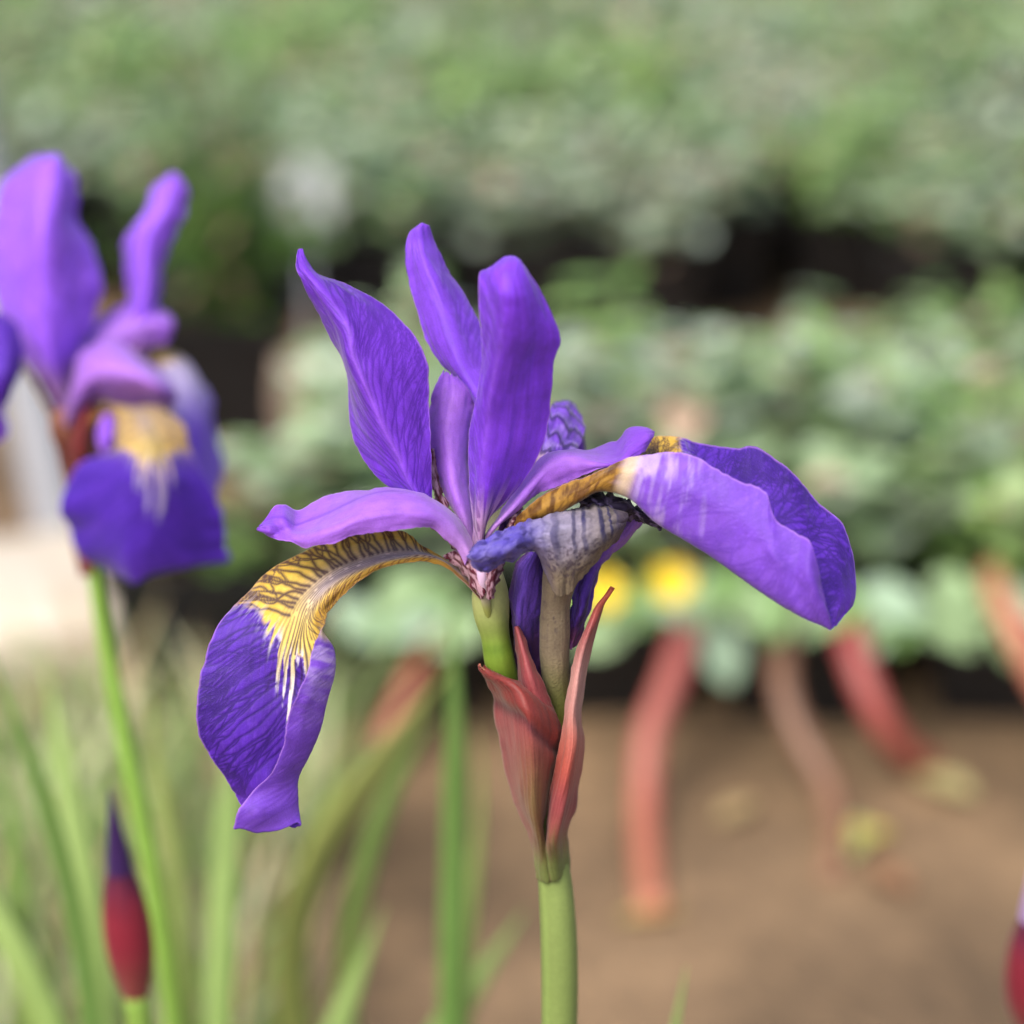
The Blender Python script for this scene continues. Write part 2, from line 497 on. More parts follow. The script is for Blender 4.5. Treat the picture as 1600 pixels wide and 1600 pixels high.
# style arms
def style_colours(o, seed, keel=0.0, crest=0.8):
    f = fbm(o.T * 3 + seed, o.S * 7 + 1, seed)
    st = fbm(o.T * 1.2 + seed, o.S * 30 + 4, seed + 1)
    c = mix(LIL * 0.88, LIL_P, 0.16 * f + 0.26 * st)
    k = np.exp(-((o.S - keel) / 0.22) ** 2)
    c = mix(c, LIL_P, k * 0.2)
    c = mix(c, rgb(128, 62, 215, AL), sm(crest - 0.1, crest + 0.12, o.T) * 0.75)
    c = mix(c, rgb(205, 160, 225, AL), sm(0.3, 0.0, o.T) * 0.6)
    c = mix(c, LIL_P * 1.1, sm(0.95, 0.99, np.abs(o.S)) * 0.5)
    return c

SL = surface([
 [(738,850,-2),(735,860,-4),(732,868,-5),(727,884,-4)], [(733,836,-1),(727,843,-4),(722,850,-5),(714,860,-5)], [(722,815,0),(714,820,-4),(704,830,-6),(694,842,-6)],
 [(702,794,0),(695,798,-4),(685,811,-7),(676,826,-7)], [(672,777,1),(667,780,-4),(660,802,-8.5),(653,824,-8)], [(636,766,2),(632,770,-4),(624,798,-9),(616,828,-8.5)],
 [(604,763,3),(599,770,-4),(590,800,-9.5),(582,832,-9)], [(577,765,4),(568,778,-4),(556,808,-9.5),(545,839,-9)], [(551,767,5),(541,790,-3),(530,820,-9),(522,849,-9)],
 [(522,771,5),(513,804,-2),(503,830,-8),(497,852,-8)], [(493,781,4),(487,815,-1),(480,838,-6),(474,856,-6)], [(464,796,3),(460,824,-1),(458,838,-4),(458,848,-5)],
 [(444,787,2),(441,812,-2),(439,830,-2),(437,844,-4)], [(426,793,1),(424,812,0),(421,826,-3),(419,838,-2)], [(412,816,0),(410,821,-1),(409,826,-2),(407,831,-2)]],
 s=[-1, -0.45, 0.25, 1], nt=220, ns=100)
c = style_colours(SL, 2, 0.1, 0.86)
c = mix(c, rgb(112, 52, 205, AL), np.exp(-((SL.S + 0.47) / 0.05) ** 2) * sm(.25, .45, SL.T) * .6)
petal('style_arm', iris, SL, c, None, wob=0.3, ruffle=0.3, seed=4, thick=0.5, edge_n=16, tipj=1.2)

SB = surface([
 [(732,850,3),(738,855,3),(744,850,4)], [(715,815,4),(728,815,2),(742,812,5)], [(700,785,5),(718,785,2),(740,780,6)],
 [(685,752,6),(710,752,3),(737,745,8)], [(674,718,7),(705,715,4),(735,710,9)], [(669,685,7),(703,680,5),(740,670,10)],
 [(670,640,8),(706,640,6),(745,630,10)], [(678,610,8),(708,612,7),(742,600,10)], [(690,582,9),(706,590,8),(725,595,10)]],
 nt=140, ns=70)
c = style_colours(SB, 5, 0.1, 0.95)
petal('style_arm', iris, SB, c, None, wob=0.3, ruffle=0.35, seed=5, thick=0.5, edge_n=12, tipj=1.0)

SR = surface([
 [(762,832,0),(760,840,-2),(757,846,0)], [(775,815,1),(772,825,-3),(768,832,-1)], [(800,775,2),(808,785,-3),(812,795,-2)],
 [(825,738,3),(832,750,-3),(840,772,-2)], [(850,712,4),(855,722,-3),(866,762,-3)], [(890,703,5),(888,712,-3),(893,751,-3)],
 [(925,700,6),(925,718,-3),(927,736,-4)], [(948,692,7),(950,722,-3),(955,728,-4)], [(966,690,7),(972,715,-2),(978,722,-3)],
 [(978,672,6),(985,700,-1),(990,716,-2)], [(990,665,5),(998,690,0),(1001,710,-1)], [(1012,668,4),(1013,682,1),(1010,698,1)],
 [(1019,673,4),(1018,680,2),(1016,688,2)]], nt=180, ns=80)
c = style_colours(SR, 8, 0.0, 0.72)
petal('style_arm', iris, SR, c, None, wob=0.3, ruffle=0.35, seed=6, thick=0.5, edge_n=14, tipj=1.0)

# left fall: arching claw with the veined signal, blade hanging with its near margin rolled over
rows5 = [
 [(757,928,2),(755,931,1),(753,934,0),(752,936,-.5),(751,938,-1)],
 [(735,903,3),(735,909,1.5),(736,914,0),(736,919,-.5),(737,924,-1)],
 [(716,883,3),(717,889,1.5),(718,896,0),(720,903,-.5),(722,909,-1)],
 [(690,868,3),(690,872,2),(691,876,0),(692,880,-1),(692,885,-1)],
 [(662,853,4),(659,859,3),(657,866,0),(656,873,-1.5),(655,879,-2)],
 [(643,836,5),(640,849,4),(636,867,0),(630,876,-2),(625,881,-2)],
 [(620,827,6),(615,845,5),(609,871,0),(603,881,-2),(598,887,-2)],
 [(580,829,7),(578,849,5),(573,881,0),(569,895,-2),(566,905,-2)],
 [(530,836,7),(530,862,5),(532,897,0),(536,915,-2),(539,928,-2)],
 [(480,858,7),(487,884,5),(500,921,0),(509,940,-2),(516,953,-2)],
 [(428,886,6),(446,911,4),(478,950,0),(495,963,-3),(509,963,-4)],
 [(388,925,4),(420,950,2),(467,985,-1),(500,985,-4),(505,978,-6)],
 [(345,968,1),(395,985,0),(460,1022,-1.5),(520,1012,-4),(493,1003,-7)],
 [(318,1037,0),(380,1045,-.5),(457,1065,-1),(523,1050,-4),(482,1045,-8)],
 [(308,1093,0),(375,1098,-.5),(452,1110,-1),(511,1092,-4),(465,1085,-8)],
 [(310,1145,1),(372,1150,0),(445,1155,0),(497,1142,-3),(448,1130,-7)],
 [(330,1185,2),(380,1190,1),(440,1192,1),(480,1182,-2),(442,1170,-6)],
 [(352,1218,3),(390,1222,2),(440,1228,1),(463,1215,-1),(424,1206,-5)],
 [(366,1240,4),(398,1246,3),(436,1256,1),(461,1245,-1),(396,1237,-5)],
 [(374,1254,4),(402,1262,3),(434,1274,1),(461,1270,-1),(374,1264,-6)],
 [(388,1264,3),(412,1280,2),(440,1290,0),(460,1292,-2),(366,1291,-5)],
]
rows6 = []
for i, r in enumerate(rows5):
    m = tuple((np.array(r[3]) + np.array(r[4])) / 2 + np.array([0, 0, -0.6 if i > 10 else 0]))
    if i == len(rows5) - 1: m = (396, 1300, -4)
    if i == len(rows5) - 2: m = (414, 1270, -5)
    rows6.append([r[0], r[1], r[2], r[3], m, r[4]])
FL = surface(rows6, s=[-1, -0.5, 0, 0.5, 0.75, 1], nt=420, ns=260)

def fall_colours(o, seed, tb=0.52, streak=0.66, dens=1.0, veined=True, tbu=None):
    """upper-side and under-side colours and relief of a fall"""
    rng = random.Random(seed)
    T, S = o.T, o.S; Y = S * o.hw[:, None]
    nz = fbm(T * 22, S * 7 + 3, 1) - 0.5
    # blade veins
    B = np.zeros(T.shape)
    if veined:
        k = int(24 * dens)
        for i in range(k):
            t0 = tb - 0.10 + (1.0 - tb + 0.06) * i / k + rng.uniform(-.008, .008)
            for sg in (-1, 1):
                grow(o, B, rng, t0, sg * 0.03, sg * 0.5, 0.27, lambda t, s: 0.75 + 0.3 * s, 0.10, 0.5, 0, 40, 0.13)
    # signal veins
    Z = np.zeros(T.shape)
    if veined:
        k = int(33 * dens)
        for i in range(k):
            t0 = 0.14 + (tb - 0.16) * i / k + rng.uniform(-.004, .004)
            s0 = 0.20
            grow(o, Z, rng, t0, -s0, -0.7, 0.25, lambda t, s: 1.05 + 0.35 * s, 0.10, 0.3, 0, 9, 0.22, tb + 0.02)
            grow(o, Z, rng, t0, s0, 0.6, 0.12, lambda t, s: 0.8 + 0.5 * s, 0.10, 0.3, 0, 6, 0.15, tb + 0.02)
    # thin lines down the middle
    Lf = np.zeros(T.shape)
    if veined:
        for i in range(15):
            s0 = -0.22 + 0.5 * i / 14
            pts = []; ws = []
            t = 0.08 + rng.random() * 0.05; s = s0 * 0.9
            while t < streak + rng.uniform(-.06, .08):
                pts.append((t, s + 0.012 * math.sin(t * 40 + i))); ws.append(0.10 + 0.06 * rng.random())
                t += 0.006; s += 0.0008 * (i - 7) * 0.3
                if rng.random() < 0.05 and len(pts) > 2:
                    draw(o, Lf, pts, np.array(ws)); pts = []; ws = []; t += 0.006
            if len(pts) > 2: draw(o, Lf, pts, np.array(ws))
    # ---- upper side
    blade = mix(BLADE * 0.85, BLADE * 1.25, fbm(T * 10, S * 9, 3))
    blade = mix(blade, BLADE_V, B * 0.8 * (0.55 + 0.6 * fbm(T * 14, S * 9 + 6, 2)))
    blade = mix(blade, rgb(120, 74, 205, AL), sm(.5, .8, fbm(T * 60, S * 40, 7)) * .25 * (1 - B))
    blade = blade * (0.84 + 0.32 * fbm(T * 22, S * o.hw[:, None] * 3 + 20, 6))[..., None]
    blade = mix(blade, VIO * 1.1, sm(0.86, 1.0, T) * 0.35)
    sig = mix(YEL, rgb(238, 206, 96, AL), fbm(T * 30, S * 12, 2))
    sig = mix(sig, GOLD, sm(0.55, 1.0, np.abs(S)) * 0.35)
    mid = np.exp(-((S - 0.03) / 0.26) ** 2)
    sig = mix(sig, rgb(214, 200, 206, AL), mid * sm(tb + 0.02, tb - 0.12, T) * 0.95)
    sig = mix(sig, rgb(236, 214, 120, AL), mid * sm(tb - 0.14, tb, T) * 0.8)
    near = sm(0.34, 0.55, S) * sm(tb + .03, tb - .03, T)
    sig = mix(sig, rgb(158, 120, 40, AL), near * 0.85)
    sig = mix(sig, mix(MAR, MARV, sm(tb - 0.2, tb, T)), Z * 0.92)
    sig = mix(sig, MARV, Lf * 0.75 * mid)
    sig = mix(sig, rgb(112, 40, 50, AL), sm(0.16, 0.05, T) * 0.7)
    # boundary: sharp at the flanks, streaked in the middle
    bound = tb + 0.03 * nz + (streak - tb) * np.exp(-((S - 0.10) / 0.30) ** 2) * (0.25 + 1.1 * sm(.28, .72, noise2(T * 1.5, S * 26 + 3, 6)))
    out = sm(-0.006, 0.010, T - bound)
    halo = np.exp(-((T - bound - 0.004) / 0.020) ** 2)
    wh = np.exp(-((S - 0.10) / 0.36) ** 2)
    sig = mix(sig, WHITE, sm(tb + 0.01, streak - 0.01, T) * 0.85)
    c = mix(sig, blade, out)
    c = mix(c, WHITE, np.clip(halo * (0.15 + 0.6 * wh) * sm(0.42, 0.62, fbm(T * 60, S * 40, 5)) * 1.3, 0, 0.9))
    c = mix(c, MARV, np.clip(Lf * sm(tb - 0.05, tb + 0.02, T) * wh * 0.75, 0, 1))
    e = sm(0.972, 0.995, np.abs(S))
    c = mix(c, mix(rgb(200, 160, 110, AL), LIL_P, sm(tb - .02, tb + .03, T)), e * 0.4)
    # ---- under side
    tb = tb if tbu is None else tbu
    st = fbm(T * 46, S * 2.5 + 2, 4)
    und = mix(UND * 0.85, UND * 1.15, fbm(T * 9, S * 6 + 8, 5))
    und = mix(und, rgb(205, 185, 240, AL), sm(0.40, 0.75, st) * sm(tb + 0.30, tb + 0.02, T) * 0.75)
    und = mix(und, BLADE * 1.1, B * 0.35)
    gold = mix(rgb(104, 68, 22, AL), rgb(172, 130, 52, AL), sm(0.3, 0.7, fbm(T * 90, S * 3 + 4, 3)))
    gold = mix(gold, rgb(92, 52, 24, AL), Z * 0.5)
    wb = sm(tb - 0.03, tb, T) * sm(tb + 0.035, tb + 0.005, T)
    und = mix(gold, und, sm(tb - 0.03, tb + 0.03, T + 0.04 * nz))
    und = mix(und, rgb(228, 208, 170, AL), wb * 0.8)
    und = mix(und, LIL_P, e * 0.5)
    rel = -0.055 * B * out - 0.02 * Z
    return c, und, rel

up, un, rel = fall_colours(FL, 21, tb=0.535, streak=0.70)
petal('fall', iris, FL, up, un, relief=rel, wob=0.35, ruffle=0.4, seed=7, flip=True, thick=0.3, edge_n=20, tipj=1.0)

FR = surface([
 [(790,826,-1),(791,829,-1),(794,834,0),(797,830,2),(799,826,3)],
 [(812,803,-2),(813,815,-2.5),(815,824,-1),(818,812,3),(820,802,5)],
 [(838,782,-3),(837,800,-4),(838,814,-2),(842,795,4),(846,774,6)],
 [(872,762,-4),(870,783,-5),(868,804,-3),(874,782,5),(880,755,8)],
 [(915,744,-5),(910,765,-6),(902,785,-4),(920,755,6),(928,730,9)],
 [(955,725,-6),(950,742,-8),(940,766,-5),(965,730,5),(975,705,10)],
 [(1000,712,-8),(992,742,-10),(982,776,-6),(1005,725,4),(1010,688,10)],
 [(1045,707,-10),(1035,760,-12),(1025,815,-8),(1052,740,2),(1045,682,9)],
 [(1085,713,-12),(1078,775,-13),(1072,844,-9),(1105,760,1),(1100,693,8)],
 [(1120,733,-13),(1118,800,-14),(1117,871,-10),(1150,770,0),(1152,701,7)],
 [(1155,752,-14),(1155,825,-15),(1160,901,-11),(1190,790,-1),(1183,701,6)],
 [(1195,768,-15),(1190,850,-16),(1203,932,-12),(1235,820,-3),(1228,732,4)],
 [(1212,812,-16),(1215,880,-17),(1240,954,-13),(1270,855,-5),(1275,780,2)],
 [(1250,836,-17),(1245,900,-17),(1268,970,-14),(1300,890,-7),(1318,828,-1)],
 [(1268,852,-18),(1265,915,-18),(1285,978,-14),(1312,920,-9),(1336,888,-4)],
 [(1282,905,-17),(1280,940,-17),(1292,981,-14),(1315,945,-11),(1333,938,-8)],
 [(1292,950,-16),(1293,966,-15.5),(1296,983,-14),(1310,968,-12),(1322,958,-10)], [(1297,977,-14.5),(1297,980,-14.4),(1298,984,-14),(1304,978,-13),(1309,974,-12.5)]], nt=360, ns=240)
up, un, rel = [a[:, ::-1] for a in fall_colours(FR, 33, tb=0.45, streak=0.50, tbu=0.335)]
petal('fall', iris, FR, up, un, relief=rel, wob=0.35, ruffle=0.5, seed=8, flip=True, thick=0.3, edge_n=18)

FB = surface([
 [(770,850,8),(778,855,8),(785,850,8)], [(800,770,14),(815,775,13),(830,770,14)], [(835,710,20),(860,720,19),(890,715,22)],
 [(850,668,25),(878,680,25),(908,690,28)], [(858,640,30),(882,645,30),(912,672,32)], [(866,630,36),(885,629,37),(904,645,38)],
 [(868,645,44),(888,638,46),(907,655,45)], [(866,690,50),(890,680,53),(914,695,51)], [(870,745,52),(890,745,56),(915,745,54)],
 [(876,775,50),(890,778,52),(906,775,51)]], nt=200, ns=110, zoff=-8)
up, un, rel = fall_colours(FB, 41, tb=0.30, streak=0.36)
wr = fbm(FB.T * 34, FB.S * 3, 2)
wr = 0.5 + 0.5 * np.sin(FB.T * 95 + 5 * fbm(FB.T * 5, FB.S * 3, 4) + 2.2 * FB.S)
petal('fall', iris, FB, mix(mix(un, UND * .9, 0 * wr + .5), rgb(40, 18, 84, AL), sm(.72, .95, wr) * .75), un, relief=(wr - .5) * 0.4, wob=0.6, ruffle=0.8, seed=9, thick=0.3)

# perianth tube and ovary
def tube_px(pts, lean=0.36, zoff=0.0):
    return [P(x, y, z + zoff + lean * max(0, y - 900) * 0.1) for x, y, z in pts]

def ovary_col(T, A):
    g = mix(rgb(164, 172, 112, AL), rgb(122, 154, 54, AL), sm(0.12, 0.4, T))
    g = mix(g, rgb(84, 118, 36, AL), np.exp(-((T - 0.37) / 0.025) ** 2) * 0.5)
    g = mix(g, rgb(196, 190, 160, AL), sm(0.1, 0.0, T) * 0.8)
    st = 0.5 + 0.5 * np.cos(A * 6)
    g = mix(g, g * 0.8, fbm(T * 3, np.cos(A) * 9 + np.sin(A) * 8 + 20, 3))
    return mix(g, g * 0.78, st * 0.5)
tube('ovary', iris, tube_px([(764,876,1),(765,905,1),(766,930,1),(768,960,1),(773,990,1),(780,1030,1),(789,1062,2.6),(797,1085,5),(814,1120,7),(834,1180,8)]),
     np.array([14, 24, 29, 28, 23, 24, 23, 21, 20, 19]) * PXM, ovary_col, n=40, m=90)
tube('style_column', iris, tube_px([(748,845,-3),(750,872,-4),(754,900,-4),(757,925,-3.4),(762,955,-2.0),(766,975,-.8)]),
     np.array([2, 8, 9, 8, 6, 2]) * PXM, lambda T, A: mix(rgb(206, 176, 214, AL), rgb(150, 162, 86, AL), sm(.35, .8, T)), n=20, m=40)
# mottled claw lobes at the throat
def throat(rows, seed, zo=0):
    o = surface(rows, nt=60, ns=40, zoff=zo)
    f = fbm(o.T * 9 + seed, o.S * 5, seed, 4)
    c = mix(rgb(196, 156, 176, AL), rgb(92, 22, 46, AL), sm(.38, .62, f))
    petal('claw_lobe', iris, o, c, None, wob=0.3, ruffle=0.5, seed=seed, thick=0.4)
throat([[(752,938,-3),(756,930,-4),(758,922,-3)], [(728,902,-2),(740,893,-4),(750,884,-3)], [(708,882,-1),(722,872,-3),(738,862,-2)], [(692,868,0),(708,862,-1),(722,856,0)]], 11)
throat([[(762,938,-4),(766,936,-5),(770,934,-4)], [(758,915,-5),(768,914,-6),(778,912,-4)], [(762,888,-5),(774,888,-6),(788,886,-3)], [(772,868,-3),(782,868,-4),(794,866,-1)]], 12)
throat([[(716,866,2),(722,868,1),(728,868,2)], [(700,848,2),(706,846,1),(714,842,2)], [(684,832,2),(690,828,1),(696,822,2)], [(672,824,3),(676,820,2),(682,816,3)]], 13)
throat([[(690,800,3),(697,802,2),(704,800,3)], [(676,770,4),(684,770,3),(692,768,4)], [(670,730,5),(677,730,4),(684,728,5)], [(671,705,6),(675,702,5),(680,702,6)]], 14, 1)
throat([[(790,838,-2),(796,834,-3),(802,828,-2)], [(796,812,-2),(803,810,-3),(810,806,-1)], [(804,795,-1),(810,793,-2),(816,790,0)]], 15, 1)

# withered bloom beside it
def col_col(T, A):
    c = mix(rgb(146, 158, 70, AL), rgb(128, 116, 96, AL), sm(0.15, 0.55, T))
    c = mix(c, rgb(124, 112, 94, AL), sm(0.6, 0.8, T))
    c = c * (0.82 + .36 * fbm(T * 3, np.cos(A) * 12 + np.sin(A) * 11 + 30, 6))[..., None]
    sp = fbm(T * 60, np.cos(A) * 9 + np.sin(A) * 7 + 20, 2, 3)
    ln = fbm(T * 5, np.cos(A) * 16 + np.sin(A) * 14 + 30, 4, 2)
    return mix(c, rgb(52, 40, 66, AL), sm(.52, .7, 0.5 * sp + 0.5 * ln) * sm(0.45, 0.75, T) * 0.75)
wcol = tube('withered_bloom', iris, tube_px([(866,1190,4),(874,1110,2),(868,1050,0),(867,990,-1),(869,940,-2),(875,905,-3),(884,880,-3),(894,858,-3),(905,838,-2)]),
     np.array([12, 15, 22, 24, 23, 27, 35, 44, 44]) * PXM, col_col, mat=M_WITHER, n=60, m=160, rib=0.06)
HD = surface([
 [(968,792,2),(981,804,-3),(978,822,-4),(966,838,0)], [(945,789,0),(956,806,-6),(953,832,-8),(941,862,-3)],
 [(918,791,-2),(929,812,-9),(926,848,-10),(917,892,-6)], [(892,796,-3),(901,818,-10),(898,855,-10.5),(895,925,-6)],
 [(868,804,-4),(875,822,-11),(873,855,-11),(872,932,-6.2)], [(846,812,-5),(851,826,-11),(851,852,-11),(854,905,-6)],
 [(828,818,-6),(830,830,-11.5),(832,848,-11.5),(840,866,-7)],
 [(812,822,-7),(812,835,-13),(812,850,-14),(812,868,-10)], [(785,832,-9),(785,845,-14),(786,862,-15),(788,880,-11)],
 [(762,843,-10),(760,856,-14),(762,872,-15),(766,890,-12)], [(745,850,-11),(741,862,-14),(742,876,-14),(748,889,-12)],
 [(737,861,-12),(735,866,-13),(735,871,-13),(738,878,-12)]], nt=280, ns=110)
t, s = HD.T, HD.S
wv = t * 24 + 1.1 * s * s + 0.5 * s + 0.9 * fbm(t * 5, s * 2, 3)
stripe = sm(0.5, 0.9, 0.5 + 0.5 * np.sin(wv * 3.3 + 1.2 * np.sin(wv * 1.37))) * sm(0.05, 0.12, t) * sm(0.62, 0.45, t)
c = mix(rgb(118, 110, 114, AL), rgb(150, 144, 172, AL), sm(.2, .5, t))
c = mix(c, c * .72, sm(.45, .7, fbm(t * 16, s * 4 + 9, 3)))
c = mix(c, rgb(124, 112, 94, AL), sm(.25, .8, s) * sm(.62, .5, t))
sp_ = fbm(t * 60, s * 22, 2, 3)
c = mix(c, rgb(60, 46, 66, AL), sm(.5, .64, sp_) * sm(.1, .45, s) * sm(1.0, .7, s) * sm(.62, .5, t) * .7)
c = mix(c, rgb(42, 40, 82, AL), stripe * sm(.75, .2, s) * (0.5 + 0.6 * fbm(t * 9, s * 2, 5)))
c = mix(c, rgb(76, 62, 176, AL), sm(.45, .72, t) * (0.55 + 0.45 * fbm(t * 20, s * 4, 6)))
c = mix(c, rgb(44, 34, 110, AL), sm(.48, .66, fbm(t * 26, s * 5 + 3, 1)) * sm(.5, .7, t) * .7)  # deep shadows in the blue tip's folds, painted in as dark patches
c = mix(c, rgb(70, 56, 92, AL), sm(.14, .03, t) * .75)
petal('shrivelled_petal', wcol, HD, c, mix(c, rgb(90, 70, 130, AL), 0 * t + .5), mat=M_WITHER, relief=0.14 * (0.5 + 0.5 * np.sin(wv * 3.3)) * sm(.02, .15, t) * sm(.8, .2, s),
      wob=0.5, crumple=0.4, crf=9, tipj=1.0, flip=True, ruffle=0.5, seed=21, thick=0.4, edge_n=26)
DK = surface([
 [(905,772,4),(908,784,1),(905,796,4)], [(930,768,3),(932,784,-2),(930,800,3)], [(955,770,3),(958,788,-3),(956,806,3)],
 [(980,776,3),(982,794,-2),(978,812,3)], [(1005,794,3),(1004,804,-1),(1000,816,3)], [(1022,806,2),(1022,814,0),(1018,822,3)], [(1036,814,2),(1036,818,1),(1034,822,2)]],
 nt=130, ns=60)
f = fbm(DK.T * 16, DK.S * 6, 3, 4)
petal('shrivelled_petal', wcol, DK, mix(rgb(30, 22, 52, AL), rgb(120, 108, 158, AL), sm(.45, .8, f)), None, mat=M_WITHER, crumple=1.1, crf=6, ruffle=0.8, seed=23, edge_n=30)
# purple remains hanging behind and beside the column
PU = surface([
 [(985,790,5),(1004,800,4),(1012,806,6)], [(960,815,4),(980,828,3),(998,824,6)], [(935,845,4),(955,856,3),(975,850,7)],
 [(915,875,4),(932,884,3),(950,870,7)], [(900,905,4),(915,915,2),(938,888,7)], [(893,940,4),(908,955,2),(930,915,7)],
 [(890,975,4),(900,985,3),(916,970,6)], [(889,1008,4),(893,1015,3),(902,1005,5)]], nt=140, ns=70)
f = fbm(PU.T * 9, PU.S * 4, 2)
c = mix(rgb(150, 108, 215, AL), rgb(92, 58, 170, AL), sm(.2, .55, PU.T))
c = mix(c, rgb(62, 34, 92, AL), sm(.45, .6, f) * sm(.35, .6, PU.T) * .8)
c = mix(c, rgb(96, 44, 70, AL), sm(.75, .95, PU.T) * .8)
petal('shrivelled_petal', wcol, PU, c, None, mat=M_WITHER, crumple=0.4, crf=7, ruffle=0.4, seed=24)
PL = surface([
 [(822,862,0),(840,862,-3),(852,864,-1)], [(806,885,0),(826,890,-4),(850,888,-1)], [(798,915,1),(820,920,-3),(852,912,0)],
 [(798,945,1),(815,955,-1),(846,940,1)], [(800,985,4),(815,995,3),(845,985,4)], [(806,1040,7),(820,1050,7),(846,1045,7)], [(815,1090,9),(826,1095,9),(845,1090,9)]],
 nt=140, ns=70)
c = mix(rgb(96, 64, 178, AL), rgb(64, 34, 82, AL), sm(.35, .6, PL.T + .15 * (fbm(PL.T * 6, PL.S * 3, 4) - .5)))
c = mix(c, rgb(58, 28, 50, AL), sm(-.5, -.95, PL.S) * .8)
c = mix(c, rgb(52, 34, 110, AL), sm(.5, .65, fbm(PL.T * 6, PL.S * 7 + 3, 5)) * .6)
petal('shrivelled_petal', wcol, PL, c, None, mat=M_WITHER, crumple=0.35, crf=7, ruffle=0.4, seed=25)

# bracts
def bract_col(o, seed, redtop=0.75, green=0.35, bright=1.0):
    T, S = o.T, o.S
    fib = fbm(T * 3 + seed, S * 26, seed, 3)
    c = mix(rgb(148, 58, 68, AL), rgb(178, 96, 98, AL), fib)
    gr = mix(rgb(132, 104, 70, AL), rgb(152, 134, 88, AL), fbm(T * 2, S * 22, seed + 1))
    c = mix(c, gr, sm(redtop, green, T) * np.exp(-((S - .1) / .75) ** 2) * 0.9)
    c = mix(c, rgb(126, 146, 80, AL), sm(0.24, 0.04, T + .12 * (fib - .5)) * 0.95)
    c = mix(c, rgb(120, 44, 54, AL), sm(.55, .8, fbm(T * 7, S * 5, seed + 2)) * .35)
    c = mix(c, rgb(208, 170, 160, AL), sm(.95, .99, np.abs(S)) * .5)
    return c * bright * 0.78
BL = surface([
 [(838,1372,3.2),(848,1376,0.6),(862,1378,0.0)], [(833,1335,3.2),(846,1337,-1.6),(858,1338,-1)], [(826,1300,3),(840,1300,-5),(850,1300,-1)], [(807,1262,4),(832,1260,-8),(856,1258,-2)],
 [(793,1218,4),(830,1215,-10),(866,1207,-3)], [(782,1156,4),(826,1155,-11),(874,1165,-4)], [(774,1112,4),(818,1105,-10),(868,1125,-4)],
 [(767,1076,3),(808,1080,-8),(850,1098,-4)], [(759,1056,2),(790,1065,-6),(822,1075,-3)], [(754,1046,1),(770,1056,-3),(790,1063,-2)],
 [(750,1037,0),(754,1044,-1),(760,1051,-1)]], nt=200, ns=110, lean=0.36)
c = bract_col(BL, 2)
T_, S_ = BL.T, BL.S
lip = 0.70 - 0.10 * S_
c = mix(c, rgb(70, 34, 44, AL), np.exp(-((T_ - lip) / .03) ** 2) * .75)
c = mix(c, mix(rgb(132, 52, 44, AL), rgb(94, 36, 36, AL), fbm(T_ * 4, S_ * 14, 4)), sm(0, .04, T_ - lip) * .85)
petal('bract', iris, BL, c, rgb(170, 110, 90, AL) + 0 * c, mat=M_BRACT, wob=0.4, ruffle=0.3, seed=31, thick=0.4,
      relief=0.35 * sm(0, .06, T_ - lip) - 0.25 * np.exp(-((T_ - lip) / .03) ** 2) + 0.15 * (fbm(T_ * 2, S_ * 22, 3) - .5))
BR = surface([
 [(858,1376,-0.2),(874,1374,0.0),(888,1368,3)], [(852,1342,-1.2),(870,1342,-2.4),(889,1336,3)], [(849,1315,-2),(868,1310,-7),(886,1300,1)], [(855,1262,-4),(878,1262,-9),(898,1262,1)],
 [(866,1207,-6),(890,1210,-10),(907,1207,1)], [(875,1160,-6),(898,1160,-9),(911,1158,1)], [(882,1115,-5),(897,1115,-8),(907,1112,1)],
 [(889,1068,-4),(903,1068,-7),(914,1070,1)], [(899,1015,-3),(914,1012,-5),(926,1010,1)], [(914,978,-2),(926,975,-4),(935,972,1)],
 [(931,946,-1),(937,945,-2),(943,943,1)], [(945,930,0),(948,931,-1),(951,928,0)], [(956,917,1),(957,918,0),(958,917,0)]],
 nt=200, ns=80, lean=0.36)
c = bract_col(BR, 6, 0.3, 0.05)
T_, S_ = BR.T, BR.S
c = mix(c, rgb(206, 168, 160, AL), sm(.42, .6, T_) * sm(.9, .7, T_) * (0.35 + .3 * fbm(T_ * 2, S_ * 18, 3)))
c = mix(c, rgb(186, 88, 64, AL), sm(.3, .45, T_) * sm(.65, .5, T_) * .5)
c = mix(c, rgb(176, 84, 56, AL), sm(.85, .97, T_) * .7)
petal('bract', iris, BR, c, rgb(180, 130, 120, AL) + 0 * c, mat=M_BRACT, wob=0.4, ruffle=0.3, seed=32, thick=0.4, relief=0.15 * (fbm(T_ * 2, S_ * 20, 3) - .5))
BI = surface([
 [(838,1190,0),(855,1190,-4),(872,1190,-2)], [(815,1115,0),(842,1112,-6),(872,1128,-3)], [(809,1060,-1),(826,1055,-6),(848,1062,-4)],
 [(806,1012,-1),(815,1010,-4),(828,1018,-3)], [(803,980,-1),(807,979,-2),(813,982,-1)]], nt=120, ns=60, lean=0.36)
c = bract_col(BI, 8, 0.2, 0.02)
c = mix(c, rgb(92, 30, 48, AL), sm(.1, -.7, BI.S) * .7)
petal('bract', iris, BI, c, None, mat=M_BRACT, wob=0.3, ruffle=0.3, seed=33, thick=0.4)

